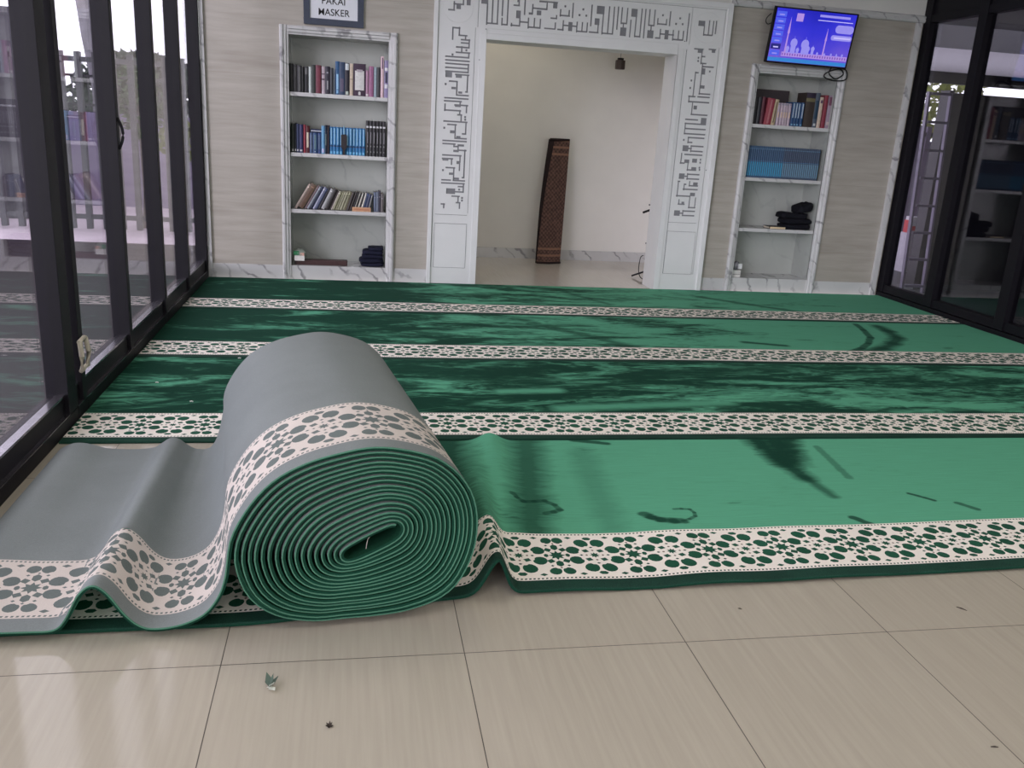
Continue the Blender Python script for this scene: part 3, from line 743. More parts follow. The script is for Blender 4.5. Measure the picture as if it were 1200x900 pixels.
class Path:
    def __init__(s, front, back, up=None):
        s.F = front; s.B = back
        s.c = [0.0]
        for i in range(1, len(front)):
            s.c.append(s.c[-1] + (front[i] - front[i - 1]).length)
        s.L = s.c[-1]
        s.n = []
        for i in range(len(front)):
            a, b = max(i - 1, 0), min(i + 1, len(front) - 1)
            d = (s.B[i] - s.F[i]).normalized()
            nf = (s.F[b] - s.F[a]).cross(d).normalized() * 1.0
            nb = (s.B[b] - s.B[a]).cross(d).normalized() * 1.0
            s.n.append((nf, nb))
        import bisect; s.bis = bisect.bisect_right
    def __call__(s, u, v, off, W=1.24):
        u = min(max(u, 0), s.L - 1e-7)
        i = s.bis(s.c, u) - 1; i = min(i, len(s.F) - 2)
        t = (u - s.c[i]) / max(1e-9, s.c[i + 1] - s.c[i])
        f = s.F[i].lerp(s.F[i + 1], t); b = s.B[i].lerp(s.B[i + 1], t)
        nf = s.n[i][0].lerp(s.n[i + 1][0], t); nb = s.n[i][1].lerp(s.n[i + 1][1], t)
        w = v / W
        return f.lerp(b, w) + nf.lerp(nb, w) * off

def smooth(a, b, x):
    t = min(1, max(0, (x - a) / (b - a))); return t * t * (3 - 2 * t)

def build_rolled_carpet():
    root = empty('rolled_prayer_carpet', (0.03, 2.7, 0), 'front green prayer carpet, folded back over itself and ending in the big upright-faced roll', 'carpet')
    root['label'] = 'front green prayer carpet, left end folded back and wound into a big roll'
    W = 1.24
    # --- laid length
    def yf(x): return 2.09 + .11 * smooth(-.35, .5, x) + .045 * smooth(.5, 2.6, x) + .03 * smooth(2.6, 4.8, x)
    def yb(x): return 3.335 + .118 * smooth(-.45, .35, x)
    def zf(x):
        b = .108 * math.exp(-abs((x - .418) / (.050 if x < .418 else .036)) ** 2.2)
        w_ = .0045 * math.sin(x * 13) * math.exp(-((x - 1.0) / .5) ** 2) + .003 * math.sin(x * 5.3 + 1) * smooth(.8, 1.4, x)
        return TH + .002 + b + max(0, w_ + .003)
    def zb(x): return TH + .001 + .036 * math.exp(-((x - .58) / .055) ** 2)
    xs = []; x = -1.062
    while x < XR - .008:
        xs.append(x); x += .008 if .25 < x < .75 else .04
    xs.append(XR - .008)
    F = [Vector((x, yf(x), zf(x) + 0)) for x in xs]
    B = [Vector((x + .085 * math.exp(-((x - .49) / .17) ** 2) , yb(x), 0)) for x in xs]
    B = [Vector((b.x, b.y, zb(b.x))) for b in B]
    S = Path(F, B)
    sgn = 1 if S.n[-1][0].z > 0 else -1
    def SS(u, v, off): return S(u, v, off * sgn, W)
    us = S.c
    vs_ = frange(.05 + BW, W, .045)
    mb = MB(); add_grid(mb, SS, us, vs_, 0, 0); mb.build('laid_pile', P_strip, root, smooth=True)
    mb = MB(); nb = int((S.L) / PER); add_band(mb, SS, S.L - nb * PER, S.L, .05, 0, .0003)
    mb.build('laid_band', [CREAM, CELL, CELLD, RED], root, smooth=True)
    mb = MB(); add_grid(mb, SS, us, [0, .025, .05], 0, 0)
    add_grid(mb, SS, [0, (S.L - nb * PER)], [.05, .05 + BW], 0, 0)
    n = len(mb.v)
    prof = [(0, 0), (-.0035, -.003), (-.0035, -.009), (0, -TH)]
    for i in range(3):
        a, b = prof[i], prof[i + 1]
        for j in range(len(us) - 1):
            mb.face([SS(us[j], a[0], a[1]), SS(us[j + 1], a[0], a[1]), SS(us[j + 1], b[0], b[1]), SS(us[j], b[0], b[1])], 1 if i == 1 else 0)
    for j in range(len(us) - 1):
        mb.face([SS(us[j], W, 0), SS(us[j + 1], W, 0), SS(us[j + 1], W, -TH), SS(us[j], W, -TH)], 0)
    mb.build('laid_border', [CELLD, EDGE], root, smooth=True, weld=True)
    mb = MB(); add_grid(mb, SS, us, [0, .05, .35] + vs_[1:], -TH, 0); mb.build('laid_backing', BACK, root, smooth=True)

    # --- folded length, backing upwards
    f2 = [(-1.066, .017), (-1.078, .022), (-1.066, .030), (-1.02, .034), (-.95, .033), (-.86, .031), (-.782, .030), (-.738, .030), (-.712, .040), (-.690, .070), (-.660, .128), (-.628, .152), (-.597, .130), (-.556, .066), (-.517, .032), (-.470, .027), (-.412, .040), (-.362, .068), (-.327, .115), (-.308, .170), (-.298, .240)]
    b2 = [(-1.066, .017), (-1.082, .024), (-1.075, .036), (-1.03, .055), (-.98, .052), (-.92, .034), (-.86, .029), (-.80, .029), (-.745, .036), (-.712, .056), (-.683, .074), (-.655, .070), (-.628, .048), (-.60, .031), (-.575, .027), (-.555, .028), (-.532, .040), (-.510, .075), (-.495, .125), (-.483, .18), (-.473, .240)]
    def yfl(x): return 2.060 - .010 * smooth(-.6, -.3, x)
    Fp = catmull([(x, yfl(x), z) for x, z in f2], 6)
    Bp = catmull([(x, 3.325, z) for x, z in b2], 6)
    # --- the roll
    CX, CZ = .028, .255
    op = [(-.298, .240), (-.290, .166), (-.262, .102), (-.207, .052), (-.132, .026), (-.022, .0195), (.068, .0195), (.159, .027), (.272, .075), (.321, .156), (.339, .255), (.331, .329), (.305, .390), (.235, .461), (.147, .494), (.081, .505), (-.023, .494), (-.105, .471), (-.188, .426), (-.254, .350)]
    pol = sorted([(math.atan2(z - CZ, x - CX), math.hypot(x - CX, z - CZ)) for x, z in op])
    def rout(a):
        a = (a + PI) % (2 * PI) - PI
        n = len(pol)
        for i in range(n):
            a0, r0 = pol[i]; a1, r1 = pol[(i + 1) % n]
            if i == n - 1: a1 += 2 * PI
            aa = a if a >= a0 else a + 2 * PI
            if a0 <= aa <= a1:
                t = (aa - a0) / (a1 - a0)
                rm = pol[i - 1][1]; rn = pol[(i + 2) % n][1]
                return 0.5 * ((2 * r0) + (r1 - rm) * t + (2 * rm - 5 * r0 + 4 * r1 - rn) * t * t + (3 * r0 - rm - 3 * r1 + rn) * t ** 3)
        return pol[0][1]
    NT = 17; a_in = rad(27)
    def roll_pt(t):
        """t in turns from the left, clockwise"""
        th = PI - 2 * PI * t + math.atan2(.240 - CZ, -.298 - CX) + PI
        s = 1 - t / (NT + .55)
        ox = CX + rout(th) * math.cos(th); oz = CZ + rout(th) * math.sin(th)
        # inner flat eye
        ph = th - a_in
        e = .062 * math.tanh(1.9 * math.cos(ph))
        ix = .055 + e * math.cos(a_in) + .015 * math.cos(th); iz = .242 + e * math.sin(a_in) + .015 * math.sin(th)
        s2 = s ** 1.0
        k = .0006 * math.sin(t * 11.3) + .0012 * math.sin(t * 1.1 + 2)
        return ix + (ox - ix) * s2 + k * math.cos(th) * min(1, t), iz + (oz - iz) * s2 + k * math.sin(th) * min(1, t)
    RF = []; RB = []
    T = NT + .35; nn = int(T * 72)
    for i in range(nn + 1):
        t = T * i / nn; x, z = roll_pt(t)
        yy = 2.050 + .10 * (x + .298) + .002 * math.sin(t * 2.9) * min(1, t)
        RF.append(Vector((x, yy, z))); RB.append(Vector((x - .180, yy + 1.265, z * .985 + .002)))
    # join: the fold runs into the outermost turn
    Fall = Fp[:-1] + RF; Ball = Bp[:-1] + RB
    P = Path(Fall, Ball); U1 = P.c[len(Fp) - 1]; 
    sg = 1 if P.n[30][0].z > 0 else -1
    def S2(u, v, off): return P(u, v, off * sg, W)
    h = .0050
    uturn = P.c[len(Fp) - 1 + int(72 * 1.03)]
    Uend = math.floor((uturn) / PER) * PER
    def section(u_list, tag_, band_range):
        a, b = u_list[0], u_list[-1]
        mb = MB()
        if band_range:
            add_grid(mb, S2, u_list, frange(.06 + BW, W, .06), h, 0); add_grid(mb, S2, u_list, [0, .03, .06], h, 0)
        else:
            add_grid(mb, S2, u_list, [0, W / 2, W], h, 0)
        mb.build(tag_ + '_backing', BACK, root, smooth=True, weld=True)
        mb = MB(); add_grid(mb, S2, u_list, frange(0, W, .25), -h, 0); mb.build(tag_ + '_pile', P_strip if band_range else SHADE_PILE, root, smooth=True)
        for vv, sv in ((0, -1), (W, 1)):
            mb = MB()
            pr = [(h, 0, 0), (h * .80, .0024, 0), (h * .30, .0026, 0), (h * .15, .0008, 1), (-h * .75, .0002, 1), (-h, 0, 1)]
            for i in range(5):
                p, q = pr[i], pr[i + 1]
                for j in range(len(u_list) - 1):
                    mb.face([S2(u_list[j], vv + sv * p[1], p[0]), S2(u_list[j + 1], vv + sv * p[1], p[0]), S2(u_list[j + 1], vv + sv * q[1], q[0]), S2(u_list[j], vv + sv * q[1], q[0])], p[2])
            mb.build(tag_ + '_binding', [EDGEL, EDGE], root, smooth=True, weld=True)
    c = P.c; iu = len(Fp) - 1
    fold = c[:iu + 1]; rollu = c[iu:]
    # outermost turn separate from inner ones so that only it carries the woven band on view
    i1 = max(i for i in range(len(c)) if c[i] <= Uend)
    section(fold, 'folded', True)
    outer = c[iu:i1 + 1] + [Uend]
    section(outer, 'outer_turn', True)
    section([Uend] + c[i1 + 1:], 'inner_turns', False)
    mb = MB(); add_band(mb, S2, 0, Uend, .06, 0, h + .0003)
    mb.build('folded_band', [BACKCREAM, BACKCELL, BACKCELL, BACKCELL], root, smooth=True)
    mb = MB(); add_grid(mb, S2, frange(0, Uend, .02), [.06, .06 + BW], h - .0004, 0)
    mb.build('band_backing', BACK, root, smooth=True)
    # loose thread hanging from the eye
    mb = MB(); mb.tube(catmull([(.010, 2.118, .258), (.035, 2.112, .252), (.058, 2.108, .257), (.045, 2.108, .238), (.040, 2.105, .206)], 6), .0010, 6)
    mb.build('loose_thread', BACKCREAM, root, smooth=True)
build_rolled_carpet()
# ------------------------------------------------------------------ books
_mc = {}
def cm(rgb, rough=.5):
    k = tuple(rgb)
    if k not in _mc: _mc[k] = plain('book_cloth', sr(*rgb), rough, var=.10, scale=60)
    return _mc[k]
ORD = ['leftmost', 'second', 'third', 'fourth', 'fifth', 'sixth', 'seventh', 'eighth', 'ninth', 'tenth', 'eleventh', 'twelfth', 'thirteenth', 'fourteenth', 'fifteenth', 'sixteenth', 'seventeenth', 'eighteenth', 'nineteenth', 'twentieth', 'twenty-first', 'twenty-second', 'twenty-third', 'twenty-fourth', 'twenty-fifth', 'twenty-sixth', 'twenty-seventh', 'twenty-eighth', 'twenty-ninth', 'thirtieth', 'thirty-first', 'thirty-second', 'thirty-third', 'thirty-fourth', 'thirty-fifth', 'thirty-sixth', 'thirty-seventh', 'thirty-eighth']
def book(w, h, d, cov, bands, name='book'):
    """spine faces -y; x 0..w. bands: (f0, f1, rgb, width fraction)"""
    t = min(.003, w * .16)
    mb = MB()
    n = 5; sp = [(w * (i / n), -.004 * math.sin(PI * i / n)) for i in range(n + 1)]
    mb.prism([(p[0], p[1]) for p in sp] + [(w, .003), (0, .003)], 0, h, 'z')
    mb.box(0, 0, 0, t, d, h); mb.box(w - t, 0, 0, w, d, h)
    o = mb.build(name, cm(cov), None, origin=(0, 0, 0))
    mb = MB(); mb.box(t, .004, .003, w - t, d - .004, h - .004)
    mb.build('pages', cm((214, 204, 184), .9), o)
    for f0, f1, rgb, wf in bands:
        mb = MB(); a, b = w * (.5 - wf / 2), w * (.5 + wf / 2)
        def yy(x): return -.004 * math.sin(PI * x / w) - .0009
        xs = [a + (b - a) * i / 4 for i in range(5)]
        for x0, x1 in zip(xs[:-1], xs[1:]):
            mb.face([(x0, yy(x0), h * f0), (x1, yy(x1), h * f0), (x1, yy(x1), h * f1), (x0, yy(x0), h * f1)])
        ob = mb.build('spine_label', cm(rgb), o)
    return o
def put_row(items, xfun, z, hs, shelf, group, y=YB + .035, gap=0.0):
    for i, it in enumerate(items):
        p0, p1, ph, cov, desc, bands = it[:6]; lean = it[6] if len(it) > 6 else 0
        x0 = xfun(p0); x1 = xfun(p1); w = max(.006, x1 - x0 - .0012)
        o = book(w, ph * hs, .15 + .02 * math.sin(i * 2.3), cov, bands)
        o.location = (x0, y + .006 * math.sin(i * 1.7), z + .0005 + (w * math.sin(rad(-lean)) if lean < 0 else 0)); o.rotation_euler = (0, rad(lean), 0)
        n = ORD[i] if i < len(ORD) else 'last'
        tag(o, '%s, %s%s, %s' % (desc, n, '' if i == 0 else ' from left', shelf), 'book', group)
XLf = lambda p: -.485 + (p - 339.5) * .00655
K, W_, G = (24, 22, 26), (215, 215, 215), (120, 122, 120)
q = lambda c, s, o: o + c / s
r1 = [(60, 140, 31.8, (34, 32, 36), 'black book', []), (141, 214, 31, (52, 50, 54), 'charcoal book', [(.55, .9, (70, 70, 70), .5)]), (215, 298, 30, (46, 46, 50), 'dark grey book with pale line', [(.05, .95, (130, 128, 128), .16)]),
      (299, 345, 29, (22, 22, 24), 'thin black book', []), (346, 424, 29.5, (40, 40, 46), 'black book with grey label', [(.7, .95, (105, 105, 106), .6)]), (430, 484, 29.7, (206, 214, 212), 'white book', []),
      (486, 562, 32, (50, 56, 54), 'dark grey-green book', []), (563, 668, 32, (108, 44, 62), 'maroon book', [(.1, .9, (122, 52, 70), .5)]), (672, 742, 31, (196, 180, 190), 'white-mauve speckled book', [(.5, .56, (80, 60, 80), .9), (.7, .75, (110, 90, 110), .9)]),
      (744, 836, 31.5, (44, 40, 56), 'navy book with pale label', [(.16, .48, (150, 150, 154), .3), (.74, .8, (150, 150, 160), .4)]), (838, 900, 30, (58, 62, 70), 'slate book', []), (906, 930, 29, (150, 160, 170), 'thin pale grey book', []),
      (936, 1024, 38, (36, 84, 130), 'tall bright blue book', [(.16, .62, (160, 205, 240), .42), (.04, .14, (140, 190, 230), .42)])]
r1 = [(335 + a / 16.37, 335 + b / 16.37) + t for a, b, *t in [(x[0], x[1]) + tuple(x[2:]) for x in r1] for t in [tuple(t)]]
r1b = [(25, 120, 37.5, (48, 66, 96), 'slate blue book with dusty spine', [(.1, .5, (92, 84, 110), .6)]), (121, 190, 36.8, (34, 30, 44), 'black book with white label', [(.78, .98, (205, 212, 216), .85), (.02, .12, (190, 200, 190), .7)]), (193, 252, 36.5, (216, 198, 180), 'cream book', [(.5, .52, (150, 120, 100), .9)]),
       (256, 460, 37, (58, 36, 60), 'thick purple book with white medallion spine', [(.18, .78, (214, 212, 210), .74), (.74, .82, (170, 160, 168), .5), (.03, .12, (210, 206, 206), .18), (.03, .14, (210, 206, 206), .12)]), (462, 508, 30, (172, 130, 156), 'thin mauve book', [(.02, .1, (220, 214, 214), .9)]),
       (512, 588, 35, (158, 104, 140), 'plum pink book', []), (590, 638, 34.5, (170, 188, 200), 'thin pale blue book', []), (641, 700, 34.5, (62, 62, 68), 'dark grey book', []), (705, 757, 47, (222, 192, 200), 'tall pale pink book', [(.70, .97, (84, 54, 92), .35)]), (762, 830, 43, (150, 140, 178), 'lavender book with patterned spine', [(.72, .8, (230, 228, 232), .8), (.25, .36, (226, 224, 232), .8), (.4, .68, (50, 52, 76), .5)])]
r1 += [(395 + t[0] / 13.85, 395 + t[1] / 13.85) + tuple(t[2:]) for t in r1b]
put_row(r1, XLf, 1.470, .0065, 'left bookshelf top shelf', 'books on the top shelf of the left bookshelf')
r2 = [(85, 146, 35, (44, 50, 46), 'dark green-black book', [(.04, .12, (190, 190, 190), .6)]), (150, 186, 35, (30, 34, 42), 'thin black book', [(.04, .12, (200, 200, 200), .6)]), (188, 240, 34.5, (46, 56, 92), 'navy book', [(.05, .11, (205, 205, 205), .6)]), (243, 312, 34, (42, 44, 92), 'dark blue book', [(.05, .11, (205, 205, 205), .7), (.2, .95, (70, 66, 110), .3)]),
      (318, 364, 34, (150, 52, 70), 'thin red book', [(.1, .9, (190, 90, 110), .2)]), (366, 438, 33, (84, 26, 36), 'dark red book with cream label', [(.2, .76, (222, 212, 190), .5)]), (442, 500, 25, (70, 92, 130), 'slate blue book', [(.2, .9, (100, 112, 140), .5)]), (503, 590, 25, (44, 74, 120), 'blue book with grey-green label', [(.2, .9, (92, 122, 136), .45), (.06, .1, (210, 220, 225), .2)]), (593, 660, 25, (52, 76, 132), 'mid blue book with pale band', [(.2, .9, (84, 104, 138), .5)]),
      (668, 735, 34, (104, 160, 200), 'pale blue book', [(.04, .18, (190, 190, 225), .7)]), (738, 778, 35, (22, 40, 62), 'dark teal book', [(.3, .7, (110, 130, 130), .5)]), (780, 826, 35, (40, 30, 42), 'black-brown book', [])]
r2 = [(335 + t[0] / 16.37, 335 + t[1] / 16.37) + tuple(t[2:]) for t in r2]
for i in range(11):
    a = 385.8 + i * 3.86
    r2.append((a, a + 3.8, 33.4, (30, 110, 168), 'sky blue matching volume', [(.36, .96, (140, 190, 222), .42), (.02, .12, (110, 180, 220), .7), (.28, .33, (30, 50, 90), .9)]))
for i in range(6):
    a = 429.2 + i * 3.98
    r2.append((a, a + 3.9, 43.5, (34, 32, 38), 'black matching volume with silver bands', [(.80, .85, (215, 215, 218), .8), (.36, .68, (130, 128, 134), .28), (.10, .14, (140, 140, 140), .3), (.26, .30, (150, 150, 150), .3)]))
put_row(r2, XLf, 1.014, .0063, 'left bookshelf second shelf', 'books on the second shelf of the left bookshelf')
# flat book on top of three blue ones
o = book(.026, .20, .13, (30, 40, 80), [(.02, .98, (200, 204, 214), .3)])
o.rotation_euler = (0, rad(90), 0); o.location = (XLf(363), YB + .05, 1.014 + 25 * .0063 + .0275)
tag(o, 'navy and white book lying flat on the blue books, left bookshelf', 'book')
# black remote-like holder with pale cord
mb = MB(); x0 = XLf(399.2); mb.prism([(x0, 1.075), (x0 + .012, 1.055), (x0 + .034, 1.055), (x0 + .046, 1.075), (x0 + .046, 1.165), (x0 + .038, 1.172), (x0 + .008, 1.172), (x0, 1.165)], YB + .008, YB + .022)
mb.box(x0 + .014, YB + .008, 1.0145, x0 + .032, YB + .022, 1.056)
o = mb.build('beads_case', plain('dark_leather', sr(38, 30, 36), .6)); tag(o, 'small black tag-shaped case standing in front of the sky blue volumes', 'case')
mb = MB(); mb.tube([(x0 + .023, YB + .012, 1.17), (x0 + .023, YB + .016, 1.20), (x0 + .023, YB + .02, 1.235)], .004, 6); mb.build('cord', cm((150, 195, 215)), o)
# third shelf: leaning row
def lean_row():
    specs = [(.016, .225, (178, 160, 150), 'white and tan book', 31), (.040, .215, (108, 84, 70), 'thick brown book', 31), (.012, .215, (120, 100, 104), 'thin taupe book', 30), (.014, .205, (152, 156, 168), 'thin light grey book', 30), (.020, .205, (34, 42, 66), 'dark navy book', 29), (.012, .20, (170, 172, 196), 'thin lavender grey book', 28), (.016, .19, (66, 74, 104), 'slate blue book', 28), (.020, .195, (36, 34, 42), 'black book', 27), (.022, .18, (160, 160, 162), 'light grey book', 26), (.026, .178, (34, 28, 30), 'thick black book', 25), (.010, .168, (70, 60, 62), 'thin dark brown book', 24), (.009, .165, (190, 182, 170), 'thin ivory book', 24)]
    specs += [(.0145, .160, (134, 132, 108), 'olive book', 23), (.0145, .160, (140, 138, 112), 'olive book', 23), (.0145, .160, (132, 130, 108), 'olive book', 22), (.0145, .160, (144, 142, 118), 'pale olive book', 21), (.018, .158, (142, 140, 116), 'wide olive book', 20)]
    specs += [(.009, .155, (96, 86, 70), 'thin umber book', 20), (.016, .155, (40, 32, 32), 'black-brown book', 19), (.016, .157, (46, 38, 38), 'dark brown book', 19), (.012, .157, (30, 28, 32), 'thin black book', 18), (.009, .155, (150, 148, 140), 'thin grey book', 18), (.009, .152, (26, 22, 24), 'very thin black book', 18), (.011, .150, (228, 224, 214), 'thin white book', 17), (.011, .150, (28, 24, 24), 'thin black book', 17), (.011, .150, (232, 228, 220), 'bright white book', 16), (.018, .150, (52, 66, 100), 'dark blue book', 15), (.020, .142, (48, 56, 84), 'navy book', 14), (.008, .138, (150, 150, 150), 'thin silver book', 13), (.010, .136, (30, 34, 46), 'thin black book', 12)]
    x = -.462
    for i, (w, h, c, d, a) in enumerate(specs):
        w *= 1.20
        o = book(w, h, .14 + .01 * math.sin(i), c, [(.86, .9, tuple(min(255, int(v * 1.35 + 12)) for v in c), .6)])
        o.rotation_euler = (0, rad(a), 0)
        o.location = (x, YB + .05 + .004 * math.sin(i * 2), .5725 + w * math.sin(rad(a)))
        tag(o, 'leaning %s, %s%s, left bookshelf third shelf' % (d, ORD[i], '' if i == 0 else ' from left'), 'book', 'books leaning on the third shelf')
        # next one rests against it
        x += (w + .0006) / math.cos(rad(a)) * .99
    for w, h, c, d in ((.020, .158, (98, 108, 130), 'grey-blue book'), (.018, .162, (112, 120, 138), 'pale slate book'), (.016, .168, (44, 40, 58), 'dark plum book'), (.022, .150, (104, 98, 98), 'taupe book')):
        i += 1; x = max(x, .158); o = book(w, h, .15, c, [(.7, .75, (150, 150, 160), .5)]); o.location = (x + .012, YB + .05, .5725); x += w + .0012
        tag(o, 'upright %s, %s from left, left bookshelf third shelf' % (d, ORD[i]), 'book', 'books upright on the third shelf')
lean_row()
mb = MB(); mb.box(XLf(413), YB + .010, .5725, XLf(436), YB + .040, .606)
o = mb.build('wooden_box', plain('pale_wood', sr(206, 160, 126), .55, var=.15, scale=40), bevel=.002); tag(o, 'small tan wooden block lying in front of the leaning books', 'box')
mb = MB(); mb.box(XLf(413) + .012, YB + .0085, .582, XLf(436) - .012, YB + .0105, .597); mb.build('side_inlay', cm((190, 132, 100)), o)

# right bookshelf
X1 = lambda p: 3.347 + (p - 880) * .00797
a1 = [(883.5, 888, 31, (30, 30, 34), 'black book', []), (888.2, 892, 31, (52, 54, 60), 'charcoal book', []), (892.2, 896, 31.5, (86, 34, 50), 'dark maroon book', []), (896.2, 904.5, 31, (150, 62, 76), 'thick red book with worn spine', [(.05, .95, (176, 110, 116), .25)], 5), (905, 909.5, 30, (190, 172, 140), 'cream and black book', [(.1, .9, (110, 96, 84), .3)], 5)]
for i in range(5): a1.append((911 + i * 3.2, 914.1 + i * 3.2, 26, (190, 172, 186), 'pale pink matching volume', [(.35, .6, (214, 186, 170), .6), (.9, .97, (150, 146, 164), .8)]))
for i in range(4): a1.append((927.3 + i * 3.6, 930.8 + i * 3.6, 28, (32, 72, 118), 'deep blue matching volume', [(.35, .95, (170, 188, 206), .4), (.04, .1, (120, 170, 200), .6)]))
a1 += [(942, 953, 40, (60, 50, 46), 'tall dark book with olive band', [(.74, .84, (112, 106, 78), .96), (.86, 1, (44, 34, 56), .96)]), (953.4, 958.6, 40.5, (84, 94, 110), 'tall grey-blue book with dark panel', [(.25, .78, (40, 66, 88), .7), (.05, .12, (200, 204, 206), .5)]), (959, 963.2, 36, (206, 186, 170), 'cream book', [(.8, .9, (90, 60, 90), .6)]), (963.6, 968, 38.5, (136, 50, 66), 'crimson book', []), (968.4, 973.5, 38.5, (158, 140, 156), 'mottled mauve book', [(.7, .95, (110, 64, 88), .8), (.1, .2, (190, 170, 170), .6)])]
put_row(a1, X1, 1.455, .0071, 'right bookshelf top shelf', 'books on the top shelf of the right bookshelf', y=YB + .04)
mb = MB(); mb.box(X1(884), YB + .232, 1.4552, X1(934), YB + .262, 1.752); o = mb.build('large_book', cm((58, 50, 54)), bevel=.003)
tag(o, 'large dark brown book behind the others, right bookshelf top shelf', 'book')
mb = MB(); mb.box(X1(884) + .004, YB + .236, 1.4555, X1(934) + .003, YB + .258, 1.7535); mb.build('pages', cm((150, 140, 128)), o)
n = 36; xa, xb = 3.366, 4.052
for i in range(n):
    w = (xb - xa) / n
    up = (38, 74, 108) if i < 18 else (48, 66, 92); lo = (40, 146, 188) if i < 18 else (96, 138, 164)
    o = book(w - .0008, 37 * .0072, .17, up, [(.06, .50, lo, .62), (.52, .54, (60, 110, 150), .9), (.90, .93, (80, 120, 150), .7)])
    o.location = (xa + i * w, YB + .035, 1.0085)
    nm = ('leftmost' if i == 0 else ORD[i] + ' from the left') if i < n - 1 else 'rightmost'
    tag(o, '%s volume, %s, teal set on right bookshelf second shelf' % ('bright teal' if i < 18 else 'greyish blue', nm), 'book', 'teal blue volumes of one set')

# ------------------------------------------------------------------ folded cloth
def garment(name, cx, cy, z, sx, sy, h, mat, label, cat, group=None, seed=0, rz=0.0, tilt=0.0):
    bm = bmesh.new(); bmesh.ops.create_grid(bm, x_segments=1, y_segments=1, size=.5); bm.free()
    mb = MB(); NU, NV = 40, 14
    rows = []
    for j in range(NV + 1):
        ph = -PI / 2 + PI * j / NV; row = []
        for i in range(NU):
            th = 2 * PI * i / NU
            c_, s_ = math.cos(th), math.sin(th); e = .38
            x = abs(c_) ** e * (1 if c_ >= 0 else -1); y = abs(s_) ** e * (1 if s_ >= 0 else -1)
            rr = abs(math.cos(ph)) ** .30; zz = abs(math.sin(ph)) ** .55 * (1 if ph >= 0 else -1)
            wob = 1 + .035 * math.sin(3 * th + seed) + .03 * math.sin(7 * th + seed * 2 + j)
            X = x * rr * sx / 2 * wob; Y = y * rr * sy / 2 * wob
            Z = h / 2 + zz * h / 2 * (1 + .12 * math.sin(5 * X / sx + seed) * (1 if ph > 0 else 0)) + (.05 * h * math.sin(th * 5 + seed))
            Z = max(0, Z) + tilt * (X / sx + .5)
            row.append((cx + X * math.cos(rz) - Y * math.sin(rz), cy + X * math.sin(rz) + Y * math.cos(rz), z + Z))
        rows.append(row)
    for j in range(NV):
        for i in range(NU):
            mb.face([rows[j][i], rows[j][(i + 1) % NU], rows[j + 1][(i + 1) % NU], rows[j + 1][i]])
    o = mb.build(name, mat, None, smooth=True, weld=True)
    return tag(o, label, cat, group)
navy = woven('navy_cloth', (0.012, 0.013, 0.030), .3, spec=.2); blackc = woven('black_cloth', (0.006, 0.006, 0.010), .3, spec=.2)
pos = ['bottom', 'second from the bottom', 'middle', 'second from the top', 'top']
for i, (dx, w_, h) in enumerate(((0, .19, .032), (-.012, .20, .036), (.0, .175, .034), (.004, .168, .036), (.03, .125, .030))):
    garment('folded_garment', .165 + dx, YB + .11, .1185 + [0, .031, .066, .099, .132][i], w_, .17, h, navy, 'folded navy garment, %s of the stack at left bookshelf bottom right' % pos[i], 'garment', 'folded navy garments', i * 1.3)
for i, (cx, w_, h, z, t) in enumerate(((3.945, .26, .048, 0, 0), (3.94, .27, .052, .046, 0), (3.905, .25, .052, .094, 0), (4.00, .14, .075, .138, .03))):
    garment('folded_garment', cx, YB + .12, .5705 + z, w_, .18, h, blackc, 'folded black garment, %s of the pile on right bookshelf third shelf' % ['bottom', 'second', 'third from the bottom', 'top'][i], 'garment', 'folded black garments', i * 2.1, tilt=t)
o = book(.020, .155, .13, (30, 26, 30), []); o.rotation_euler = (0, rad(90), 0); o.location = (3.66, YB + .02, .5705 + .0205)
tag(o, 'thin black book with cream page edges lying flat beside the black pile', 'book')
mb = MB(); mb.box(.002, -.0062, .004, .018, -.0042, .150); 
pg = mb.build('page_edge', cm((226, 204, 168)), None, origin=(0, 0, 0)); pg.parent = o
# bottom of left bookshelf: dark wooden slat box, small bag with label
mb = MB(); mb.box(-.46, YB + .04, .1185, -.04, YB + .11, .160); mb.box(-.452, YB + .036, .124, -.048, YB + .041, .154)
o = mb.build('wooden_box', plain('dark_wood', sr(66, 40, 40), .5, var=.25, scale=30), bevel=.003); tag(o, 'long dark brown wooden box on the floor of the left bookshelf', 'box')
def bundle(name, cx, cy, z, r, h, mat, label, cat, seed):
    mb = MB(); NU, NV = 20, 10; rows = []; rnd = random.Random(seed)
    for j in range(NV + 1):
        ph = -PI / 2 + PI * j / NV
        rows.append([(cx + math.cos(2 * PI * i / NU) * r * max(.05, math.cos(ph)) ** .7 * rnd.uniform(.82, 1.1), cy + math.sin(2 * PI * i / NU) * r * max(.05, math.cos(ph)) ** .7 * rnd.uniform(.8, 1.05), z + max(0, h / 2 + math.sin(ph) * h / 2 * rnd.uniform(.9, 1.1)) if 0 < j < NV else z + (0 if j == 0 else h)) for i in range(NU)])
    for j in range(NV):
        for i in range(NU):
            mb.face([rows[j][i], rows[j][(i + 1) % NU], rows[j + 1][(i + 1) % NU], rows[j + 1][i]])
    return tag(mb.build(name, mat, None, smooth=True, weld=True), label, cat)
o = bundle('plastic_bag', -.425, YB + .075, .1605, .058, .085, plain('bag_film', sr(150, 158, 148), .3, var=.25, scale=40), 'small crumpled bag with white label on the dark wooden box', 'bag', 3)
for nm, (a, b, c, d), rgb, yy in (('white_label', (-.465, .155, -.385, .196), (226, 222, 218), YB + .010), ('green_label', (-.475, .20, -.43, .232), (50, 130, 84), YB + .022), ('pink_label', (-.418, .196, -.388, .218), (214, 168, 152), YB + .022)):
    mb = MB(); mb.box(a, yy, b, c, yy + .012, d); mb.build(nm, cm(rgb), o, bevel=.002)
